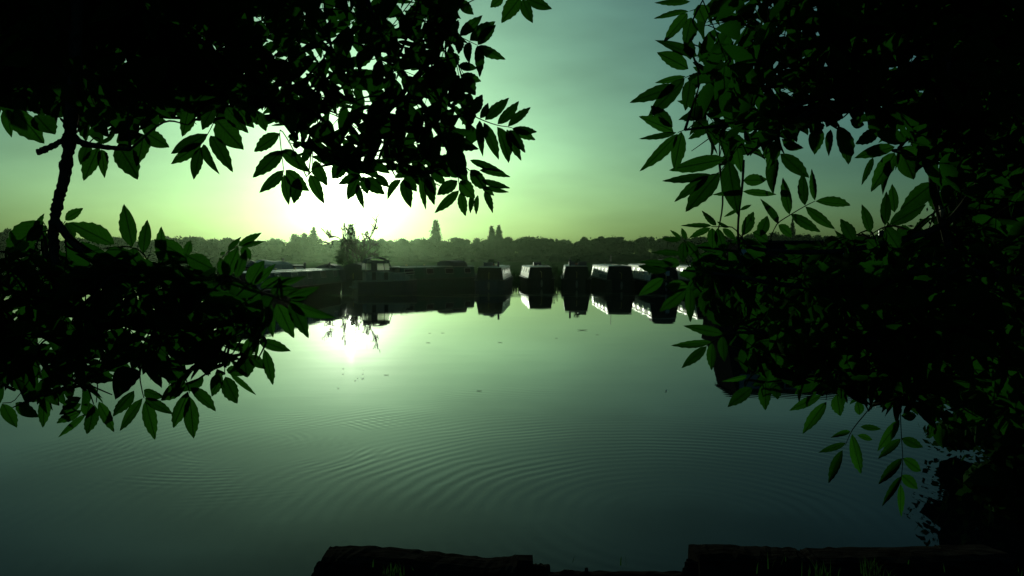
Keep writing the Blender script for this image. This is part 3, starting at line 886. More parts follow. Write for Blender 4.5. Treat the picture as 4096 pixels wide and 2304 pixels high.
# ---------------------------------------------------------------- the trees that frame the view
def leaflet_mesh(seed, fold=.22, curl=.12, twist=0.0):
    """unit leaflet along +Y, width 1 across X, toothed edge, pointed tip"""
    rg = random.Random(seed)
    n = 12
    mid, lf, rt = [], [], []
    for i in range(n + 1):
        t = i / n
        w = (t ** .80) * ((1 - t) ** 1.08) / .278 * .5
        if t > .9: w *= .75
        z = -curl * t * t + .03 * math.sin(t * 5 + seed)
        sway = .05 * math.sin(t * 3 + seed)
        tooth = .032 if (i % 2 and 0 < i < n) else -.012
        mid.append((sway, t, z))
        wl = max(0, w + tooth * (w > .06)) ; wr = max(0, w + (tooth if seed % 2 else -tooth * .4 + .012) * (w > .06))
        tw = twist * t
        yb = t + .02 * (i % 2)
        lf.append((sway - wl, yb, z + fold * wl + tw * wl)); rt.append((sway + wr, yb, z + fold * wr - tw * wr))
    g = MB(); g.smooth = True
    g.v = mid + lf + rt
    k = n + 1
    for i in range(n):
        g.f.append((i, i + 1, k + i + 1, k + i)); g.f.append((i, 2 * k + i, 2 * k + i + 1, i + 1))
    return g
LEAFLETS = []
for i in range(10):
    o = leaflet_mesh(i, [.22, .3, .15, .4, .1, .26, .6, .5, .35, .75][i], [.10, .2, .05, .28, -.08, .16, .5, -.25, .38, .1][i], [0, .2, -.2, .3, .1, -.1, .5, -.4, .6, .1][i])
    me = bpy.data.meshes.new('leaflet_shape_%d' % i)
    me.from_pydata(o.v, [], o.f); me.materials.append(M['leaflet'])
    me.polygons.foreach_set('use_smooth', [True] * len(me.polygons))
    LEAFLETS.append(me)
LEAFLET_GEO = [leaflet_mesh(i, [.22, .3, .15, .4, .1, .26, .6, .5, .35, .75][i], [.10, .2, .05, .28, -.08, .16, .5, -.25, .38, .1][i], [0, .2, -.2, .3, .1, -.1, .5, -.4, .6, .1][i]) for i in range(10)]

def basis(y, zhint):
    y = y.normalized()
    x = y.cross(zhint)
    if x.length < 1e-4: x = y.cross(Vector((0.3, .5, .8)))
    x.normalize()
    return x, y, x.cross(y)

def leaf_layout(seed):
    """leaflets of one compound leaf, local: stalk along +Y, blade plane XY. returns rachis pts, [(pos, dir, len, width)]"""
    rg = random.Random(seed)
    pairs = rg.choice((2, 3, 3, 3, 4))
    pet = rg.uniform(.04, .07); gap = rg.uniform(.034, .046)
    L = pet + gap * pairs
    bend = rg.uniform(-.25, .05)
    def r(s): return Vector((.12 * s * s * math.sin(seed), s, bend * s * s * 2.0))
    res = []
    for i in range(pairs):
        s = pet + gap * i
        for sg in (-1, 1):
            ang = math.radians(rg.uniform(38, 62))
            ln = rg.uniform(.068, .096) * (.78 + .22 * math.sin(math.pi * (i + 1) / (pairs + 1)))
            d = Vector((sg * math.sin(ang), math.cos(ang), rg.uniform(-.45, .15)))
            res.append((r(s), d.normalized(), ln, ln * rg.uniform(.32, .41)))
    ln = rg.uniform(.08, .10)
    res.append((r(L), Vector((rg.uniform(-.2, .2), 1, bend * L * 3)).normalized(), ln, ln * .42))
    return [r(L * k / 5) for k in range(6)], res

LAYOUT = [leaf_layout(50 + i) for i in range(12)]
LEAF_GEO = []
for k, (rp, lt) in enumerate(LAYOUT):
    g = MB(); g.smooth = True
    g.tube(rp, [.0017, .0015, .0013, .0012, .001, .0008], 3)
    rg = random.Random(900 + k)
    for pos, d, ln, w in lt:
        G = LEAFLET_GEO[rg.randrange(10)]
        x, y, z = basis(d, Vector((rg.uniform(-.35, .35), rg.uniform(-.2, .2), 1)))
        g.add([pos + x * v[0] * w + y * v[1] * ln + z * v[2] * ln * .8 for v in G.v], G.f)
    me = bpy.data.meshes.new('compound_leaf_%d' % k)
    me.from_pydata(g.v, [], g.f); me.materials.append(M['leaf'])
    me.polygons.foreach_set('use_smooth', [True] * len(me.polygons))
    LEAF_GEO.append((g, me))

def to_cam(n, p, amt):
    return n

class Tree:
    """a leafy tree: branches traced, twigs and leaves grown on them"""
    def __init__(s, name, base, label, seed):
        s.root = empty(name, base); tag(s.root, label, 'tree')
        s.rg = random.Random(seed); s.base = Vector(base)
        s.nodes = []           # points leaves and twigs can start from
        s.twigs = MB(); s.extra = MB(); s.extra.smooth = True
        s.nleaf = 0; s.cands = []
    def local(s, p): return p - s.base
    def branch(s, pix, r0, r1, name='branch', rough=.12, bark='bark', d=None):
        """pix: (px, py, depth) list"""
        pts = smooth_line([at(*q) for q in pix], 7)
        n = len(pts)
        g = MB(); g.smooth = True
        g.tube([s.local(p) for p in pts], [r0 + (r1 - r0) * i / (n - 1) for i in range(n)], 7, rough, s.rg)
        o = g.build(name, M[bark], s.root)
        s.nodes += [(p, r0 + (r1 - r0) * i / (n - 1)) for i, p in enumerate(pts)]
        return o
    def limb(s, p3, r0, r1, name='branch'):
        pts = smooth_line(p3, 6); n = len(pts)
        g = MB(); g.smooth = True
        g.tube([s.local(p) for p in pts], [r0 + (r1 - r0) * i / (n - 1) for i in range(n)], 9, .08, s.rg)
        return g.build(name, M['bark'], s.root)
    def nearest(s, p, n=None):
        return min(s.nodes[:n] if n else s.nodes, key=lambda q: (q[0] - p).length_squared)[0]
    def grow_twigs(s, poly, count, d0, d1, minpix=90):
        rg = s.rg; xs = [q[0] for q in poly]; ys = [q[1] for q in poly]
        n0 = len(s.nodes); got = []
        tries = 0
        new = []
        while len(got) < count and tries < count * 60:
            tries += 1
            x = rg.uniform(min(xs), max(xs)); y = rg.uniform(min(ys), max(ys))
            if not inside(poly, x, y): continue
            if any((x - a) ** 2 + (y - b) ** 2 < minpix ** 2 for a, b in got): continue
            got.append((x, y))
            p = at(x, y, rg.uniform(d0, d1))
            q = s.nearest(p, n0)
            m = q.lerp(p, .5) + Vector((rg.uniform(-.04, .04), rg.uniform(-.05, .05), rg.uniform(.0, .06)))
            pl = smooth_line([q, m, p], 5)
            ln = len(pl)
            s.twigs.tube([s.local(v) for v in pl], [.0042 - .0028 * i / (ln - 1) for i in range(ln)], 4)
            new += [(v, .002) for v in pl[ln // 4:]]
        s.nodes += new
        return new
    def fill(s, poly, twigpts, dens, size=(.85, 1.15), face=.55, tries=9000):
        """compound leaves on the twigs wherever the mass is still thinner than dens(x, y) layers"""
        rg = s.rg; C = 36.0
        cov = s.__dict__.setdefault('cov', {})
        fails = 0
        for _ in range(tries):
            if fails > 900: break
            p, _r = rg.choice(twigpts)
            k = rg.randrange(12)
            sc = rg.uniform(*size)
            yd = Vector((rg.gauss(0, .8), rg.gauss(0, .55), rg.gauss(-.45, .6))).normalized()
            tocam = (CAM - p).normalized()
            zn = (tocam * face + Vector((rg.gauss(0, .6), rg.gauss(0, .6), rg.gauss(.25, .6)))).normalized()
            x, y, z = basis(yd, zn)
            R = Matrix((x, y, z)).transposed()
            cells = []; tot = 0.0; want = 0.0; ok = True
            dd = (p - CAM).dot(CF)
            facing = abs(z.dot(tocam)) * .8 + .15
            for pos, d, ln, w in LAYOUT[k][1]:
                a, b = proj(p + R @ ((pos + d * ln) * sc))
                if not inside(poly, a, b):
                    ok = False; break
                ar = ln * w * .6 * (sc * F / dd) ** 2 * facing / (C * C) / 3
                for q in (.25, .5, .75):
                    a, b = proj(p + R @ ((pos + d * ln * q) * sc))
                    c = (int(a // C), int(b // C)); cells.append((c, ar))
                    tot += cov.get(c, 0.0)
                    if q == .5: want += dens(a, b) * 3
            if not ok: fails += .05; continue
            if tot > want: fails += 1; continue
            for c, ar in cells: cov[c] = cov.get(c, 0.0) + ar
            s.cands.append((p.copy(), R, sc, k)); fails = max(0, fails - 30)
    def place_fill(s, limit):
        """the nearest leaves become parts of their own, the others one mass"""
        s.cands.sort(key=lambda c: (c[0] - CAM).length / c[2])
        for i, (p, R, sc, k) in enumerate(s.cands):
            if i < limit:
                o = bpy.data.objects.new('leaf', LEAF_GEO[k][1]); COL.objects.link(o)
                o.parent = s.root
                o.matrix_local = Matrix.Translation(s.local(p)) @ R.to_4x4() @ Matrix.Scale(sc, 4)
            else:
                G = LEAF_GEO[k][0]
                s.extra.add([s.local(p) + R @ (Vector(v) * sc) for v in G.v], G.f)
    def traced(s, d, rachis, leaflets):
        """one compound leaf as seen: rachis pixels from its foot outward, leaflets (foot x, y, tip x, y, width)"""
        rg = s.rg
        d = d * rg.uniform(.96, 1.04)
        rp = [at(x, y, d) for x, y in rachis]
        q = s.nearest(rp[0])
        pts = [q, q.lerp(rp[0], .6) + Vector((0, 0, .01))] + rp
        pts = smooth_line(pts, 3); n = len(pts)
        g = MB(); g.smooth = True
        g.tube([p - rp[0] for p in pts], [.0021 - .0011 * i / (n - 1) for i in range(n)], 4)
        lf = g.build('leaf', M['stalk'], s.root, s.local(rp[0]))
        for bx, by, tx, ty, w in leaflets:
            a = at(bx, by, d); b0 = at(tx, ty, d)
            ln = (b0 - a).length
            b = at(tx, ty, d + rg.uniform(-.22, .22) * ln)
            ln = (b - a).length
            wid = w / F * d * .94
            x, y, z = basis(b - a, (CAM - a).normalized() + Vector((rg.uniform(-.3, .3), 0, rg.uniform(-.25, .25))))
            R = Matrix((x, y, z)).transposed()
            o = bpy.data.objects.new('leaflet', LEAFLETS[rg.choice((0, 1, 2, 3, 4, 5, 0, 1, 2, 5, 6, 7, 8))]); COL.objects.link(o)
            o.parent = lf
            o.matrix_local = Matrix.Translation(a - rp[0]) @ R.to_4x4() @ Matrix.Diagonal((wid, ln, ln * .7, 1))
        s.nleaf += 1
    def finish(s):
        kind(s.twigs.build('twigs', M['twig'], s.root), 'stuff')
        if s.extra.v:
            kind(s.extra.build('foliage', M['leaf_i'], s.root), 'stuff')  # also holds the unseen shading leaves added above the camera

# ---- left tree
TL = Tree('ash_tree', (-3.0, 1.0, 0.5), 'ash tree whose leafy branches hang across the upper and lower left of the view', 71)
TL.limb([Vector((-3.0, 1.0, .3)), Vector((-2.95, 1.02, 1.8)), Vector((-2.8, 1.15, 3.2)), Vector((-2.6, 1.4, 4.4)), Vector((-2.2, 1.6, 5.6))], .17, .09, 'trunk')
for a_, b_ in (((-2.8, 1.15, 3.2), (310, -330, 2.0)), ((-2.7, 1.3, 3.8), (310, -260, 2.4)), ((-2.6, 1.4, 4.4), (900, -280, 2.7)), ((-2.5, 1.45, 4.6), (1400, -280, 2.35)), ((-2.4, 1.5, 5.0), (1865, -320, 2.5)), ((-2.85, 1.1, 2.9), (-160, 60, 2.6)), ((-2.95, 1.0, 1.4), (-160, 1180, 2.0))):
    a3 = Vector(a_); b3 = at(*b_)
    TL.limb([a3, a3.lerp(b3, .5) + Vector((0, 0, .12)), b3], .05, .022)
TL.branch([(1865, -320, 2.5), (1832, 0, 2.5), (1798, 56, 2.5), (1767, 140, 2.5), (1714, 245, 2.48), (1674, 298, 2.46), (1624, 357, 2.45), (1578, 419, 2.44), (1470, 540, 2.42), (1400, 640, 2.4)], .014, .005)
TL.branch([(310, -330, 2.0), (305, 200, 2.0), (286, 468, 2.0), (278, 564, 2.0), (268, 642, 2.0), (248, 747, 2.0), (232, 812, 2.0), (220, 880, 2.0), (214, 936, 2.0), (217, 998, 2.0), (224, 1092, 2.0), (230, 1200, 2.0), (245, 1330, 2.0)], .0165, .010, rough=.22)
TL.branch([(262, 552, 2.0), (225, 577, 1.99), (190, 593, 1.97), (152, 610, 1.95)], .0065, .0085, 'broken_stub', rough=.25)
TL.branch([(285, 552, 2.0), (340, 575, 2.0), (420, 588, 1.99), (520, 598, 1.98)], .009, .005, 'broken_stub', rough=.2)
TL.branch([(310, -260, 2.4), (700, 80, 2.4), (1000, 330, 2.4), (1190, 560, 2.4)], .014, .004)
TL.branch([(900, -280, 2.7), (1000, 150, 2.7), (1250, 430, 2.65), (1400, 640, 2.6)], .013, .004)
TL.branch([(1400, -280, 2.35), (1500, 100, 2.35), (1650, 350, 2.3), (1770, 560, 2.3), (1830, 680, 2.3)], .012, .003)
TL.branch([(-160, 60, 2.6), (200, 280, 2.6), (520, 440, 2.55), (800, 480, 2.5)], .013, .004)
UL = [(-120, -150), (1850, -150), (1870, 40), (1830, 140), (1890, 260), (1900, 330), (1880, 400), (1910, 480), (1905, 560), (1905, 640), (1890, 740), (1830, 740), (1740, 765), (1640, 735), (1540, 740),
      (1440, 740), (1390, 690), (1300, 690), (1225, 725), (1170, 700), (1140, 560), (1060, 500), (1010, 480), (920, 520), (840, 545), (740, 505), (690, 470), (640, 520), (580, 565), (420, 600), (330, 580), (300, 500), (180, 490), (-120, 455)]
tw = TL.grow_twigs(UL, 85, 1.95, 3.1, 95)
TL.branch([(220, 884, 2.0), (262, 935, 2.0), (310, 986, 2.0), (388, 1023, 1.99), (466, 1064, 1.98), (559, 1110, 1.97), (621, 1116, 1.96), (714, 1094, 1.95)], .0115, .004)
TL.branch([(600, 1115, 1.96), (760, 1110, 1.94), (880, 1117, 1.92), (987, 1146, 1.90), (1130, 1200, 1.88), (1170, 1215, 1.88)], .006, .0018)
TL.branch([(240, 1290, 2.0), (280, 1420, 2.0), (340, 1560, 2.0)], .008, .002)
TL.branch([(230, 1200, 2.0), (420, 1270, 2.02), (600, 1330, 2.05), (740, 1480, 2.05)], .008, .002)
TL.branch([(621, 1116, 1.96), (760, 1220, 1.95), (860, 1340, 1.95), (900, 1470, 1.95)], .007, .002)
TL.branch([(600, 1140, 2.0), (560, 1300, 2.05), (560, 1500, 2.05)], .006, .002)
TL.branch([(760, 1200, 1.95), (900, 1260, 1.93), (1010, 1340, 1.92)], .005, .002)
TL.branch([(-160, 1180, 2.0), (0, 1250, 2.02), (90, 1400, 2.05), (60, 1560, 2.05)], .011, .002)
TL.branch([(217, 998, 2.0), (120, 1080, 2.03), (30, 1120, 2.05)], .006, .002)

UL_dark = [(-120, -150), (1000, -150), (1050, 200), (980, 400), (900, 440), (700, 430), (560, 520), (330, 520), (180, 470), (-120, 450)]
def dUL(x, y):
    v = 3.6 - 2.5 * min(1, max(0, (x - 700) / 500))
    return v if y < 420 else min(v, 1.5)
TL.fill(UL, tw, dUL, size=(1.0, 1.35), face=.9)
LLp = [(-120, 985), (60, 985), (170, 920), (270, 915), (450, 1010), (600, 1020), (740, 1030), (880, 1070), (960, 1070), (1060, 1110), (1140, 1190), (1150, 1250), (1085, 1290), (1035, 1340),
       (1035, 1440), (970, 1480), (890, 1520), (760, 1560), (700, 1600), (560, 1585), (420, 1620), (330, 1640), (200, 1620), (80, 1640), (-120, 1640)]
tw2 = TL.grow_twigs(LLp, 46, 1.75, 2.1, 80)
def dLL(x, y):
    return 1.2 if 1060 < y < 1480 and x < 900 else .85
TL.fill(LLp, tw2, dLL, size=(.95, 1.25), face=.7)

T = TL.traced
T(2.0, [(20, 420), (60, 437), (140, 445)], [(28, 437, 43, 536, 50), (59, 437, 188, 580, 88), (143, 461, 216, 539, 90)])
T(2.05, [(400, 560), (394, 589)], [(394, 589, 334, 722, 62), (354, 573, 323, 660, 52), (404, 598, 422, 697, 42)])
T(2.1, [(590, 480), (577, 530)], [(470, 575, 554, 710, 98), (573, 536, 556, 655, 62), (581, 530, 674, 587, 66), (573, 536, 441, 573, 70), (560, 500, 480, 560, 70)])
T(2.1, [(874, 440), (850, 500), (813, 569)], [(804, 588, 773, 721, 48), (813, 577, 864, 689, 42), (809, 573, 681, 655, 50), (832, 535, 680, 619, 58), (844, 543, 928, 678, 58), (866, 482, 971, 594, 95), (756, 429, 733, 543, 58)])
T(2.2, [(880, 390), (908, 429)], [(908, 429, 984, 528, 62), (938, 414, 1015, 511, 62), (860, 420, 800, 520, 60)])
T(2.2, [(1020, 400), (1040, 470)], [(1040, 450, 1065, 525, 45), (1010, 420, 990, 500, 45)])
T(2.15, [(1121, 520), (1125, 600), (1136, 690)], [(1121, 535, 1009, 607, 58), (1129, 600, 1014, 712, 62), (1132, 680, 1045, 774, 44), (1134, 698, 1159, 822, 44), (1196, 710, 1171, 818, 50), (1143, 680, 1234, 765, 62), (1130, 600, 1230, 680, 55)])
T(2.25, [(1250, 600), (1250, 690)], [(1242, 698, 1291, 809, 48), (1261, 642, 1317, 748, 48), (1394, 642, 1320, 721, 62)])
T(2.2, [(1440, 640), (1436, 705)], [(1433, 706, 1387, 799, 52), (1439, 702, 1350, 735, 38), (1433, 735, 1451, 834, 32), (1449, 706, 1474, 776, 46), (1458, 714, 1538, 774, 56), (1507, 697, 1555, 751, 38)])
T(2.25, [(1636, 650), (1605, 714)], [(1603, 718, 1540, 795, 38), (1615, 718, 1639, 824, 50), (1619, 706, 1665, 768, 46), (1630, 670, 1582, 690, 44)])
T(2.3, [(1700, 650), (1696, 710)], [(1685, 710, 1701, 838, 28), (1706, 714, 1736, 824, 42), (1700, 690, 1741, 784, 44)])
T(2.2, [(1828, 660), (1834, 720), (1840, 764)], [(1836, 760, 1737, 853, 40), (1841, 768, 1863, 865, 40), (1830, 722, 1747, 782, 52), (1838, 724, 1900, 790, 62)])
T(2.25, [(1850, 660), (1900, 700), (1935, 750)], [(1888, 770, 1882, 855, 24), (1913, 780, 1907, 861, 20), (1940, 765, 1967, 859, 36), (1942, 747, 2035, 770, 22), (1926, 718, 2046, 753, 28), (1917, 681, 2046, 704, 32), (1880, 640, 2012, 689, 32), (1930, 747, 1977, 784, 24), (1880, 680, 1950, 760, 56)])
T(2.15, [(1870, 452), (1934, 482), (1990, 501), (2029, 507), (2050, 512)], [(1892, 459, 1930, 377, 48), (1921, 474, 1955, 410, 32), (1942, 482, 2033, 389, 52), (1992, 499, 2077, 404, 44), (2033, 507, 2124, 422, 38), (2050, 511, 2150, 532, 40),
   (2050, 513, 2143, 561, 38), (1934, 490, 1994, 640, 48), (1988, 507, 2050, 646, 48), (2029, 518, 2082, 640, 42), (2040, 520, 2103, 619, 44), (1921, 482, 1924, 621, 40)])
T(2.25, [(1790, 136), (1842, 149), (1876, 165), (1910, 181)], [(1840, 146, 1929, 59, 46), (1877, 161, 1984, 87, 60), (1910, 179, 1982, 96, 44), (1913, 182, 2017, 240, 46), (1910, 182, 1921, 304, 40), (1876, 168, 1873, 248, 40), (1836, 150, 1838, 215, 40), (1815, 140, 1830, 75, 34)])
T(2.3, [(1835, -30), (1842, 0)], [(1842, 0, 1893, 59, 46), (1811, 50, 1842, 75, 18), (1830, -10, 1760, 60, 50)])
T(2.25, [(1826, 235), (1840, 280), (1851, 314)], [(1845, 298, 1924, 328, 42), (1851, 314, 1905, 377, 62), (1834, 261, 1907, 273, 36), (1848, 310, 1800, 400, 50), (1838, 300, 1760, 370, 50)])
T(2.25, [(1850, 330), (1860, 370)], [(1880, 372, 1848, 438, 55), (1855, 350, 1800, 410, 50)])
T(2.3, [(2075, -60), (2087, -10)], [(2012, -12, 1962, 30, 42), (2081, -10, 2008, 84, 66), (2090, -5, 2130, 92, 48), (2100, -8, 2210, 36, 46)])
# lower left
T(1.95, [(391, 998), (460, 988), (528, 989), (575, 1017), (609, 1076)][::-1], [(455, 981, 273, 880, 82), (531, 988, 495, 817, 66), (573, 1014, 587, 877, 50), (460, 990, 480, 1095, 72), (531, 990, 545, 1105, 72)])
T(1.98, [(250, 900), (261, 884)], [(261, 880, 328, 832, 40), (262, 890, 300, 960, 50)])
T(1.98, [(200, 930), (174, 890)], [(134, 911, 179, 856, 24), (180, 888, 3, 1023, 105), (190, 905, 100, 960, 60)])
T(1.9, [(690, 1085), (640, 1051)], [(640, 1051, 648, 905, 46)])
T(1.92, [(760, 1100), (742, 1030)], [(742, 1030, 613, 952, 62), (742, 1032, 609, 1005, 42), (745, 1020, 764, 961, 38), (748, 1024, 850, 1075, 70)])
T(1.9, [(870, 1110), (879, 1045), (915, 1006), (951, 984)], [(953, 982, 1048, 932, 34), (965, 986, 1059, 965, 22), (912, 1004, 962, 950, 24), (967, 988, 1003, 1036, 38), (901, 1006, 878, 1023, 14)])
T(1.88, [(900, 1125), (901, 1110)], [(901, 1110, 951, 988, 62), (944, 1112, 983, 998, 42), (905, 1112, 880, 1030, 52)])
T(1.88, [(990, 1150), (998, 1145)], [(998, 1145, 1053, 1040, 64), (1016, 1138, 1105, 1056, 36), (1040, 1150, 1160, 1110, 40), (1087, 1150, 1222, 1106, 30), (1080, 1165, 1190, 1160, 50)])
T(1.86, [(1120, 1198), (1160, 1208)], [(1145, 1185, 1281, 1149, 40), (1160, 1196, 1231, 1192, 20), (1156, 1206, 1324, 1276, 56), (1159, 1210, 1235, 1348, 58), (1109, 1214, 1174, 1348, 64), (1073, 1225, 1089, 1352, 42), (1080, 1220, 1040, 1330, 60)])
T(1.85, [(1020, 1330), (1035, 1364), (1058, 1394)], [(1035, 1360, 1162, 1407, 46), (1058, 1396, 1094, 1544, 44), (1030, 1350, 960, 1440, 60)])
T(1.88, [(900, 1440), (898, 1500)], [(898, 1508, 950, 1616, 66), (917, 1493, 1026, 1580, 24), (891, 1497, 834, 1586, 62), (974, 1421, 990, 1512, 80), (1000, 1420, 1058, 1478, 46), (905, 1480, 985, 1490, 40)])
T(1.95, [(739, 1500), (750, 1538), (758, 1573)], [(758, 1585, 777, 1760, 62), (762, 1550, 866, 1641, 46), (754, 1565, 694, 1700, 60), (745, 1530, 640, 1600, 60)])
T(1.95, [(560, 1500), (568, 1560), (576, 1593)], [(573, 1593, 466, 1731, 46), (580, 1600, 623, 1759, 56), (582, 1592, 690, 1659, 42), (575, 1560, 651, 1593, 50), (538, 1562, 452, 1655, 56)])
T(1.95, [(390, 1540), (385, 1610)], [(393, 1607, 459, 1728, 44), (376, 1620, 352, 1743, 54), (345, 1655, 230, 1750, 28), (330, 1640, 235, 1685, 42), (325, 1615, 233, 1659, 42), (325, 1590, 238, 1633, 46), (360, 1610, 345, 1670, 60)])
T(2.0, [(130, 1500), (60, 1600), (10, 1612)], [(10, 1614, 65, 1712, 54), (173, 1590, 177, 1711, 48), (62, 1611, 155, 1669, 52), (183, 1555, 236, 1621, 48), (90, 1580, 160, 1600, 46)])

# ---- right tree
TR = Tree('ash_tree', (3.5, 1.1, 0.5), 'ash tree whose leaves fill the right side of the view and hang over the water', 72)
TR.limb([Vector((3.5, 1.1, .3)), Vector((3.45, 1.1, 1.8)), Vector((3.2, 1.2, 3.2)), Vector((2.9, 1.4, 4.4))], .16, .09, 'trunk')
for a_, b_ in (((3.2, 1.2, 3.2), (3900, -320, 2.3)), ((3.3, 1.2, 2.7), (4260, 140, 2.4)), ((3.4, 1.1, 2.2), (4260, 560, 2.3)), ((3.45, 1.1, 1.6), (4260, 1150, 2.2)), ((3.45, 1.1, 1.3), (4260, 1450, 2.2))):
    a3 = Vector(a_); b3 = at(*b_)
    TR.limb([a3, a3.lerp(b3, .5) + Vector((0, 0, .1)), b3], .045, .02)
TR.branch([(3900, -320, 2.3), (3500, 60, 2.3), (3100, 230, 2.3), (2800, 300, 2.3)], .014, .003)
TR.branch([(4260, 140, 2.4), (3800, 230, 2.4), (3400, 350, 2.35), (3000, 480, 2.3), (2740, 520, 2.25)], .014, .003)
TR.branch([(3900, -320, 2.3), (3790, 200, 2.3), (3745, 500, 2.25), (3735, 740, 2.2), (3765, 870, 2.2), (3800, 1100, 2.2), (3720, 1400, 2.2), (3610, 1600, 2.2), (3600, 1650, 2.2)], .017, .004)
TR.branch([(4260, 560, 2.3), (3960, 700, 2.25), (3770, 900, 2.2), (3400, 1000, 2.15), (3050, 1000, 2.1), (2960, 950, 2.1)], .014, .003)
TR.branch([(4260, 1150, 2.2), (3780, 1080, 2.2), (3300, 1150, 2.15), (2900, 1100, 2.05), (2730, 1080, 2.0)], .014, .002)
TR.branch([(3790, 1180, 2.2), (3600, 1280, 2.15), (3300, 1350, 2.1), (2990, 1330, 2.05), (2892, 1341, 2.02)], .010, .002)
TR.branch([(4260, 1450, 2.2), (3720, 1400, 2.2), (3400, 1480, 2.15), (3060, 1530, 2.1)], .012, .002)
TR.branch([(3600, 1450, 2.18), (3540, 1560, 2.15), (3473, 1645, 2.12)], .006, .002)
TR.branch([(2975, 640, 2.2), (2971, 719, 2.2), (2965, 780, 2.2), (2956, 850, 2.2), (2952, 940, 2.18), (2962, 1060, 2.15)], .0035, .003)
TR.branch([(3400, 380, 2.35), (3150, 500, 2.3), (2990, 620, 2.22)], .006, .003)
TR.branch([(3745, 500, 2.25), (3640, 550, 2.2), (3590, 600, 2.2)], .006, .004)
for px_, py_, l_ in ((3752, 735, 60), (3764, 845, 40)):
    g = MB().tube([TR.local(at(px_ - 6, py_ - l_ * .6, 2.175)), TR.local(at(px_ + 3, py_, 2.165)), TR.local(at(px_ + 2, py_ + l_ * .6, 2.175))], [.002, .008, .002], 6, .3, random.Random(3))
    g.build('split_bark', M['pale_wood'], TR.root)
URp = [(2770, -120), (4300, -120), (4300, 800), (3900, 860), (3790, 800), (3745, 700), (3650, 690), (3600, 610), (3530, 560), (3450, 505), (3380, 520), (3260, 560), (3130, 600), (3080, 680), (2990, 640), (2900, 680), (2770, 640), (2705, 540), (2730, 420), (2750, 300), (2790, 200), (2750, 60)]
tw = TR.grow_twigs(URp, 62, 1.9, 3.0, 100)
TR.fill(URp, tw, lambda x, y: 1.1 + 1.3 * min(1, max(0, (x - 2900) / 700)), size=(1.05, 1.4), face=.9)
LRp = [(2640, 1040), (2700, 1000), (2760, 970), (2960, 965), (3100, 960), (3440, 960), (3560, 900), (3700, 880), (4300, 860), (4300, 1720), (3980, 1740), (3760, 1700), (3600, 1680), (3480, 1650), (3300, 1600), (3100, 1580), (2990, 1560), (2920, 1500), (2905, 1400), (2880, 1310), (2810, 1250), (2740, 1190), (2660, 1110)]
tw = TR.grow_twigs(LRp, 60, 1.8, 2.7, 95)
TR.fill(LRp, tw, lambda x, y: 1.5, size=(.95, 1.3), face=.6)
T = TR.traced
T(2.15, [(2800, 30), (2758, 45)], [(2761, 7, 2617, 10, 30), (2755, 48, 2608, 81, 20), (2750, 55, 2659, 162, 48), (2765, 70, 2743, 183, 62), (2790, 20, 2820, 90, 70)])
T(2.15, [(2840, 230), (2788, 228)], [(2788, 228, 2633, 155, 50), (2754, 276, 2628, 207, 64), (2743, 304, 2617, 333, 28), (2760, 240, 2750, 140, 50)])
T(2.1, [(2790, 290), (2740, 311)], [(2700, 345, 2529, 407, 54), (2740, 315, 2587, 469, 64), (2760, 320, 2745, 440, 60)])
T(2.1, [(2770, 500), (2711, 530)], [(2697, 526, 2561, 465, 54), (2705, 530, 2562, 558, 24), (2711, 533, 2568, 687, 54), (2728, 526, 2694, 685, 62), (2690, 510, 2600, 420, 55)])
T(2.15, [(2960, 580), (2914, 640), (2876, 689), (2838, 700)], [(2902, 636, 2676, 678, 62), (2842, 697, 2650, 726, 34), (2834, 700, 2701, 805, 44), (2876, 689, 2743, 848, 80), (2914, 644, 2948, 856, 80), (2948, 587, 2965, 690, 42)])
T(2.2, [(2971, 719), (2971, 766)], [(2972, 767, 3103, 778, 30), (2970, 765, 2849, 778, 26), (2972, 721, 3070, 720, 52), (3103, 632, 3084, 763, 58)])
T(2.2, [(2954, 880), (2957, 838)], [(2955, 837, 2895, 867, 16), (2961, 841, 3007, 817, 16)])
T(2.2, [(3060, 560), (3122, 605)], [(3122, 613, 3236, 714, 62), (3126, 556, 3221, 606, 46), (3110, 560, 3060, 680, 60)])
T(2.25, [(3300, 430), (3330, 505)], [(3274, 507, 3259, 617, 62), (3325, 518, 3308, 623, 36), (3352, 503, 3403, 657, 64), (3400, 480, 3460, 500, 50)])
T(2.05, [(3081, 960), (3107, 898), (3160, 860), (3221, 824), (3259, 805)], [(3111, 898, 3048, 784, 40), (3160, 858, 3130, 712, 44), (3219, 822, 3207, 690, 40), (3259, 803, 3251, 678, 32), (3261, 805, 3412, 817, 40), (3221, 826, 3342, 919, 42), (3162, 858, 3284, 928, 44), (3113, 900, 3174, 947, 42)])
T(2.1, [(2980, 990), (2967, 943)], [(2967, 943, 3020, 841, 48), (3040, 945, 3072, 862, 52), (3010, 930, 3080, 960, 46)])
T(2.1, [(2967, 950), (2929, 909), (2864, 907), (2845, 905)], [(2864, 902, 2807, 837, 28), (2845, 903, 2728, 900, 22), (2842, 911, 2758, 951, 28), (2917, 909, 2866, 890, 14), (2891, 913, 2944, 960, 30), (2850, 912, 2850, 1000, 44), (2870, 912, 2895, 1010, 44)])
T(2.1, [(2780, 1010), (2735, 960)], [(2724, 955, 2682, 921, 16), (2724, 960, 2646, 955, 20), (2743, 959, 2728, 911, 22), (2735, 965, 2730, 1050, 44), (2745, 965, 2800, 1040, 44)])
T(2.2, [(3640, 540), (3590, 590)], [(3515, 526, 3416, 574, 58), (3580, 587, 3420, 630, 52), (3492, 630, 3449, 738, 28), (3580, 613, 3488, 757, 66), (3560, 640, 3523, 767, 40), (3595, 602, 3581, 681, 18), (3598, 594, 3665, 723, 78), (3600, 590, 3690, 640, 60)])
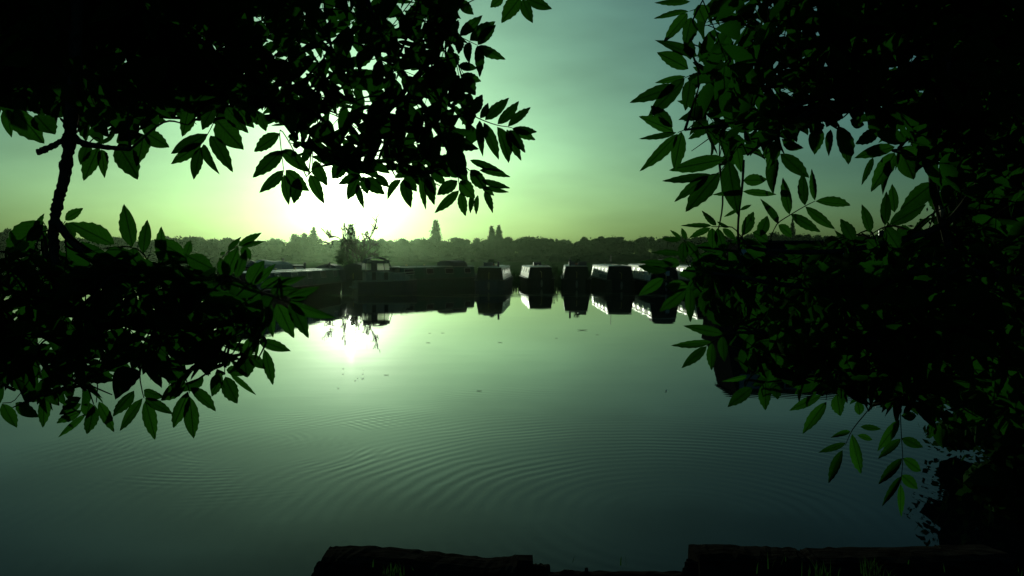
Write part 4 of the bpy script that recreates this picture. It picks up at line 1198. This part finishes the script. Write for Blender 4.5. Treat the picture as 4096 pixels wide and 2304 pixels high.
T(2.15, [(3740, 720), (3731, 735)], [(3731, 735, 3614, 830, 78), (3735, 760, 3760, 850, 60)])
T(2.1, [(3500, 980), (3481, 932)], [(3481, 932, 3449, 818, 42), (3413, 962, 3365, 875, 52), (3470, 960, 3520, 1010, 50)])
T(2.1, [(3545, 960), (3538, 902)], [(3538, 902, 3549, 765, 42), (3580, 850, 3568, 735, 42), (3560, 900, 3700, 820, 60), (3540, 910, 3600, 1000, 60)])
T(2.0, [(2760, 1070), (2733, 1020)], [(2733, 1016, 2607, 1009, 24), (2695, 1057, 2553, 1048, 32), (2671, 1085, 2550, 1066, 32), (2654, 1112, 2555, 1185, 46), (2720, 1060, 2650, 1040, 40)])
T(2.0, [(2790, 1100), (2760, 1145)], [(2743, 1154, 2643, 1247, 52), (2761, 1150, 2761, 1287, 42), (2826, 1150, 2819, 1268, 58), (2750, 1140, 2660, 1150, 50)])
T(2.0, [(2930, 1320), (2892, 1341), (2850, 1369), (2826, 1383)], [(2892, 1335, 2738, 1305, 42), (2847, 1367, 2688, 1383, 32), (2826, 1383, 2726, 1474, 42), (2850, 1369, 2843, 1486, 40), (2892, 1343, 2895, 1448, 44)])
T(2.05, [(3040, 1500), (3009, 1540)], [(2988, 1504, 2878, 1521, 26), (3009, 1549, 2911, 1628, 52), (3061, 1528, 3061, 1642, 52), (3100, 1530, 3110, 1600, 46)])
T(2.1, [(3320, 1500), (3304, 1600)], [(3285, 1583, 3156, 1640, 38), (3304, 1606, 3210, 1737, 46), (3348, 1577, 3362, 1659, 50)])
T(2.1, [(3473, 1640), (3411, 1717), (3382, 1780)], [(3401, 1727, 3329, 1744, 26), (3384, 1771, 3275, 1812, 28), (3372, 1800, 3309, 1937, 40), (3406, 1737, 3447, 1906, 46), (3442, 1708, 3524, 1717, 26), (3430, 1742, 3495, 1758, 26), (3440, 1660, 3430, 1600, 40)])
T(2.15, [(3600, 1626), (3606, 1751), (3611, 1838), (3603, 1935)], [(3604, 1756, 3512, 1833, 34), (3606, 1751, 3693, 1792, 42), (3609, 1833, 3510, 1937, 40), (3611, 1833, 3691, 1886, 48), (3604, 1906, 3527, 2022, 30), (3606, 1901, 3671, 1954, 48), (3602, 1935, 3604, 2070, 32), (3604, 1664, 3676, 1664, 38), (3600, 1680, 3507, 1804, 42)])
T(2.2, [(3740, 1640), (3760, 1680)], [(3734, 1688, 3717, 1754, 38), (3770, 1690, 3765, 1800, 62), (3800, 1680, 3850, 1730, 50)])
for tt, sx in ((TL, -1), (TR, 1)):
    tt.place_fill(300 - tt.nleaf)
    # unseen leaves added overhead and behind the camera, to shade the foliage in view
    rg = random.Random(400 + sx)
    n = 0
    while n < 230:
        p = Vector((sx * rg.uniform(-1.0, 5.5), rg.uniform(-4.0, 3.4), rg.uniform(3.6, 6.8)))
        v = p - CAM
        if v.dot(CF) > .05:
            a, b = proj(p)
            if b > -620: continue
        k = rg.randrange(12); sc = rg.uniform(1.2, 1.7)
        x, y, z = basis(Vector((rg.gauss(0, 1), rg.gauss(0, 1), rg.gauss(-.4, .5))), Vector((rg.gauss(0, .5), rg.gauss(0, .5), 1)))
        R = Matrix((x, y, z)).transposed(); G = LEAF_GEO[k][0]
        tt.extra.add([tt.local(p) + R @ (Vector(q) * sc) for q in G.v], G.f); n += 1
    tt.finish()

# ---- the dense small-leaved tree beyond, on the right bank
def dense_tree(X, Y, h, w, seed, label, lo=.0):
    base = Vector((X, Y, .45))
    root = empty('hawthorn_tree', base); tag(root, label, 'tree')
    rg = random.Random(seed); g = MB()
    g.tube(smooth_line([Vector((0, 0, -.3)), Vector((.15, 0, h * .25)), Vector((-.1, .1, h * .5)), Vector((.1, 0, h * .8))], 4), [.24 - .018 * i for i in range(13)], 8, .1, rg)
    g.build('trunk', M['bark'], root)
    f = MB()
    for k in range(150):
        u = Vector((rg.gauss(0, 1), rg.gauss(0, 1), rg.gauss(0, 1))).normalized() * rg.uniform(.25, 1) ** .5
        c = Vector((u.x * w * .5, u.y * w * .45, h * .52 + u.z * h * .5))
        if c.z < lo: continue
        r = rg.uniform(.45, .85)
        lump(f, c, (r * .55, r * .55, r * .42), rg, 6, 4, .3)
        leaf_faces(f, c, (r, r, r * .75), 150, .10, rg, .35, 1.15)
        b = MB()
    kind(f.build('crown', M['small_leaf'], root), 'stuff')
    br = MB()
    for k in range(10):
        a = rg.uniform(0, 6.28); z = h * rg.uniform(.15, .7)
        e = Vector((math.cos(a) * w * .45, math.sin(a) * w * .4, z + h * .12))
        br.tube(smooth_line([Vector((0, 0, z)), e * .5 + Vector((0, 0, z * .5 + .1)), e], 3), [.07, .06, .05, .04, .03, .02, .012], 5)
    br.build('limb', M['bark'], root)
dense_tree(7.6, 9.3, 7.6, 5.2, 55, 'dense small-leaved tree overhanging the right bank, almost black', .1)
dense_tree(11.4, 15.5, 9.5, 6.0, 56, 'dark small-leaved tree behind the overhanging one on the right bank', .1)

def bramble(X, Y, w, h, seed, label):
    base = Vector((X, Y, .25))
    root = empty('bramble_bush', base); tag(root, label, 'bush')
    rg = random.Random(seed); f = MB(); st = MB()
    for k in range(60):
        a = rg.uniform(0, 6.28); q = rg.uniform(0, 1) ** .6
        c = Vector((math.cos(a) * q * w * .5, math.sin(a) * q * w * .4, rg.uniform(-.15, h * (1 - .6 * q * q))))
        r = rg.uniform(.3, .5)
        lump(f, c, (r * .6, r * .6, r * .5), rg, 6, 4, .3)
        leaf_faces(f, c, (r, r, r * .8), 90, .08, rg, .4, 1.15)
        st.tube(smooth_line([Vector((0, 0, -.2)), c * .5 + Vector((0, 0, .2)), c], 3), [.014] * 6 + [.006], 4)
    kind(f.build('crown', M['small_leaf'], root), 'stuff')
    st.build('stems', M['twig'], root)
bramble(6.7, 8.6, 3.9, 2.3, 91, 'low black bramble bush overhanging the water at the right edge')
bramble(5.4, 6.7, 2.6, 1.2, 92, 'smaller bramble bush on the bank in the lower right corner')

# ---------------------------------------------------------------- old timbers along the near bank
def beam(name, pts, w, h, seed, m='timber', rough=.005):
    """weathered baulk along a polyline of (x, y, ztop)"""
    rg = random.Random(seed); P = smooth_line([Vector(p) for p in pts], 7); rings = []
    for i, p in enumerate(P):
        t = (P[min(i + 1, len(P) - 1)] - P[max(i - 1, 0)]); t.z = 0; t.normalize()
        nrm = Vector((-t.y, t.x, 0))
        j = lambda: rg.uniform(-rough, rough)
        e = 1 if 0 < i < len(P) - 1 else .985
        prof_ = [(-.5, -1), (-.5, -.5), (-.5, -.10), (-.44, -.01), (-.2, .01), (.15, 0), (.44, -.02), (.5, -.12), (.5, -.5), (.5, -1)]
        rings.append([p + nrm * (a * w * e + j()) + Vector((0, 0, b * h * (1 if b > -.9 else 1) + j() * (b > -.9))) for a, b in prof_])
    return MB().loft(rings).build(name, M[m])
def bx(px, py, d):
    return at(px, py + 26, d)
o = beam('timber_baulk', [bx(1300, 2188, 5.15), bx(1400, 2183, 5.15), bx(1600, 2196, 5.13), bx(1800, 2216, 5.12), bx(1960, 2232, 5.11), bx(2070, 2222, 5.10)], .34, .5, 61)
tag(o, 'long sagging weathered timber at the water edge, left of the broken post', 'timber')
o = beam('timber_baulk', [bx(1288, 2222, 5.02), bx(1272, 2260, 4.92), bx(1256, 2310, 4.82)], .07, .3, 62)
tag(o, 'short end board closing the left end of the sagging timber', 'timber')
p = bx(2090, 2206, 5.06)
g = MB(); rg = random.Random(8)
g.loft([[(p.x + sx * .045 + dz * .02, p.y + sy * .05, p.z - .62 + dz * .62 + rg.uniform(-.008, .012) * (dz > .9)) for sx, sy in ((-1, -1), (1, -1), (1, 1), (-1, 1))] for dz in (0, .5, 1)])
tag(g.build('timber_post', M['timber']), 'broken square post at the right end of the sagging timber', 'post')
o = beam('timber_board', [bx(2112, 2232, 5.1), bx(2150, 2234, 5.1), bx(2200, 2236, 5.1)], .10, .4, 63)
tag(o, 'short lower board right of the broken post', 'board')
o = beam('timber_board', [bx(2190, 2270, 4.98), bx(2400, 2266, 4.98), bx(2600, 2268, 4.98), bx(2790, 2270, 4.98)], .12, .4, 64)
tag(o, 'low sunken board between the two timbers at the water edge', 'board')
p = bx(2346, 2246, 5.0)
tag(MB().tube([(p.x, p.y, p.z - .4), (p.x + .004, p.y, p.z - .05), (p.x, p.y, p.z)], [.014, .013, .010], 7, .15, random.Random(4)).build('stake', M['timber']), 'small stub of a stake standing by the low board', 'stake')
p = bx(2270, 2262, 5.0)
g = MB(); lump(g, (p.x, p.y, p.z - .03), (.075, .06, .04), random.Random(6), 9, 6, .15)
tag(g.build('stone', M['soil']), 'rounded stone lying on the low board', 'stone')
o = beam('timber_baulk', [bx(2775, 2180, 5.15), bx(2900, 2178, 5.15), bx(3050, 2186, 5.14), bx(3190, 2192, 5.14), bx(3225, 2204, 5.14), bx(3262, 2193, 5.14), bx(3450, 2190, 5.15), bx(3750, 2184, 5.2), bx(4000, 2178, 5.3)], .34, .5, 65)
tag(o, 'notched timber baulk at the water edge on the right', 'timber')
o = beam('timber_baulk', [bx(2768, 2212, 5.0), bx(2752, 2262, 4.9), bx(2746, 2310, 4.8)], .08, .3, 66)
tag(o, 'short board closing the left end of the notched timber', 'timber')

rg = random.Random(12)
def tuft(px, py, d, n, h, label, seed):
    rg = random.Random(seed); p = at(px, py, d)
    pts = [(p.x + rg.gauss(0, .035), p.y + rg.gauss(0, .035), p.z - .02) for _ in range(n)]
    tag(blades('weed', pts, h * .5, h, .004, rg, M['grass'], .8), label, 'plant')
tuft(1570, 2290, 4.85, 34, .09, 'small green weed growing on the sagging timber', 1)
tuft(3290, 2296, 4.8, 26, .11, 'grass tuft at the foot of the notched timber', 2)
tuft(3490, 2292, 4.8, 40, .12, 'larger weed growing beside the notched timber near the right', 3)
pts = []
for _ in range(260):
    x = rg.uniform(-2.6, 4.2); y = rg.uniform(2.6, 4.75)
    if x < -.9 and y > 4.2: continue
    pts.append((x, y, .44))
for _ in range(2500):
    k = rg.randrange(12, len(BE) - 6); t = rg.random()
    a, b = BE[k], BE[k + 1]
    x = a[0] + (b[0] - a[0]) * t + abs(rg.gauss(0, .5)); y = a[1] + (b[1] - a[1]) * t - abs(rg.gauss(0, .25))
    pts.append((x, y, .30))
kind(tag(blades('bank_grass', pts, .03, .09, .004, rg, M['grass'], .8), 'dark grass on the near bank behind the timbers', 'grass'), 'stuff')

# ---------------------------------------------------------------- small things afloat
def floater(name, px, py, ln, wd, m, label, cat, group=None, rz=0.0, curl=.25):
    ln *= .65; wd *= .65
    d = (CAM.z) / ((py - 1030) / F)
    p = on_ground(px, d, .006)
    g = MB(); n = 6; rings = []
    for i in range(n + 1):
        t = i / n - .5; w_ = wd * .5 * math.cos(t * math.pi * .96)
        z = curl * ln * t * t
        rings.append([(t * ln, -w_, z + w_ * .3), (t * ln, 0, z - .002), (t * ln, w_, z + w_ * .3), (t * ln, 0, z + .004)])
    o = g.loft(rings).build(name, m, None, p); o.rotation_euler = (0, 0, rz)
    return tag(o, label, cat, group)
floater('feather', 2668, 1567, .10, .045, M['feather'], 'small white feather floating on the open water', 'feather', None, 1.1, .9)
k = 0
for px_, py_, l_ in ((1543, 1503, .16), (1712, 1372, .2), (1770, 1333, .16), (1916, 1567, .14), (2330, 1322, .5), (2390, 1340, .14), (1718, 1334, .14), (2226, 1354, .12), (2000, 1371, .22)):
    k += 1
    floater('floating_leaf', px_, py_, l_, l_ * .22, M['bark'], ['dark leaf afloat below the glare, nearest the left-hand branch', 'dark leaf afloat right of the sun glare', 'fleck of leaf floating near the reflected boat hood', 'thin leaf afloat in the middle of the open water', 'long floating twig-like leaf below the reflected cream boats', 'fleck floating just below the long floating twig', 'fleck floating right of the reflected bare bush', 'small fleck floating left of the long floating twig', 'dark leaf afloat below the reflected blue-grey stern'][k - 1], 'leaf', None, rnd.uniform(-.4, .4))
rg = random.Random(77)
for k in range(9):
    floater('bubble_fleck', 1345 + rg.uniform(0, 130), 1470 + rg.uniform(0, 90), .05, .03, M['feather'], 'tiny pale fleck floating in the glare on the water', 'fleck', 'pale flecks in the glare', rg.uniform(0, 3), .3)

# thin flat pale strips in broken lines on the water along the moorings
M['pale_streak'] = mat('pale_streak_mat', (0.10, 0.13, 0.09), 0.9, (0.16, 0.18, 0.13), 3, spec=0.0)
rg = random.Random(53)
g = MB()
for k in range(95):
    x = rg.uniform(-14, 13); y = 47.6 + .9 * math.sin(x * .35) + rg.gauss(0, .9)
    if -12.9 < x < -10 and y > 50: continue
    ln = rg.uniform(.5, 2.6); wd = rg.uniform(.08, .30); n = 7
    up = []; dn = []
    for i in range(n):
        t = i / (n - 1) - .5; e = math.cos(t * 3.0) * wd * .5
        up.append((x + t * ln, y + e * rg.uniform(.5, 1.3) + .1 * math.sin(t * 5 + k), .008))
        dn.append((x + t * ln, y - e * rg.uniform(.5, 1.3) + .1 * math.sin(t * 5 + k), .008))
    g.add(up + dn, [(n + i, n + i + 1, i + 1, i) for i in range(n - 1)])
kind(tag(g.build('pale_streaks', M['pale_streak']), 'broken pale lines on the water in front of the moored boats', 'weed'), 'stuff')

# ---------------------------------------------------------------- haze
hz = MB().box(-900, 900, -70, 900, -1.6, 32.0).build('haze', None)
kind(hz, 'stuff'); tag(hz, 'thin green morning haze over the river and meadow', 'haze')
hm = bpy.data.materials.new('morning_haze'); hm.use_nodes = True
t = hm.node_tree
t.nodes.remove(t.nodes['Principled BSDF'])
pv = t.nodes.new('ShaderNodeVolumePrincipled')
pv.inputs['Color'].default_value = (0.66, 0.97, 0.56, 1)
pv.inputs['Density'].default_value = 0.00005
pv.inputs['Anisotropy'].default_value = 0.87
t.links.new(pv.outputs[0], t.nodes['Material Output'].inputs['Volume'])
hz.data.materials.append(hm)
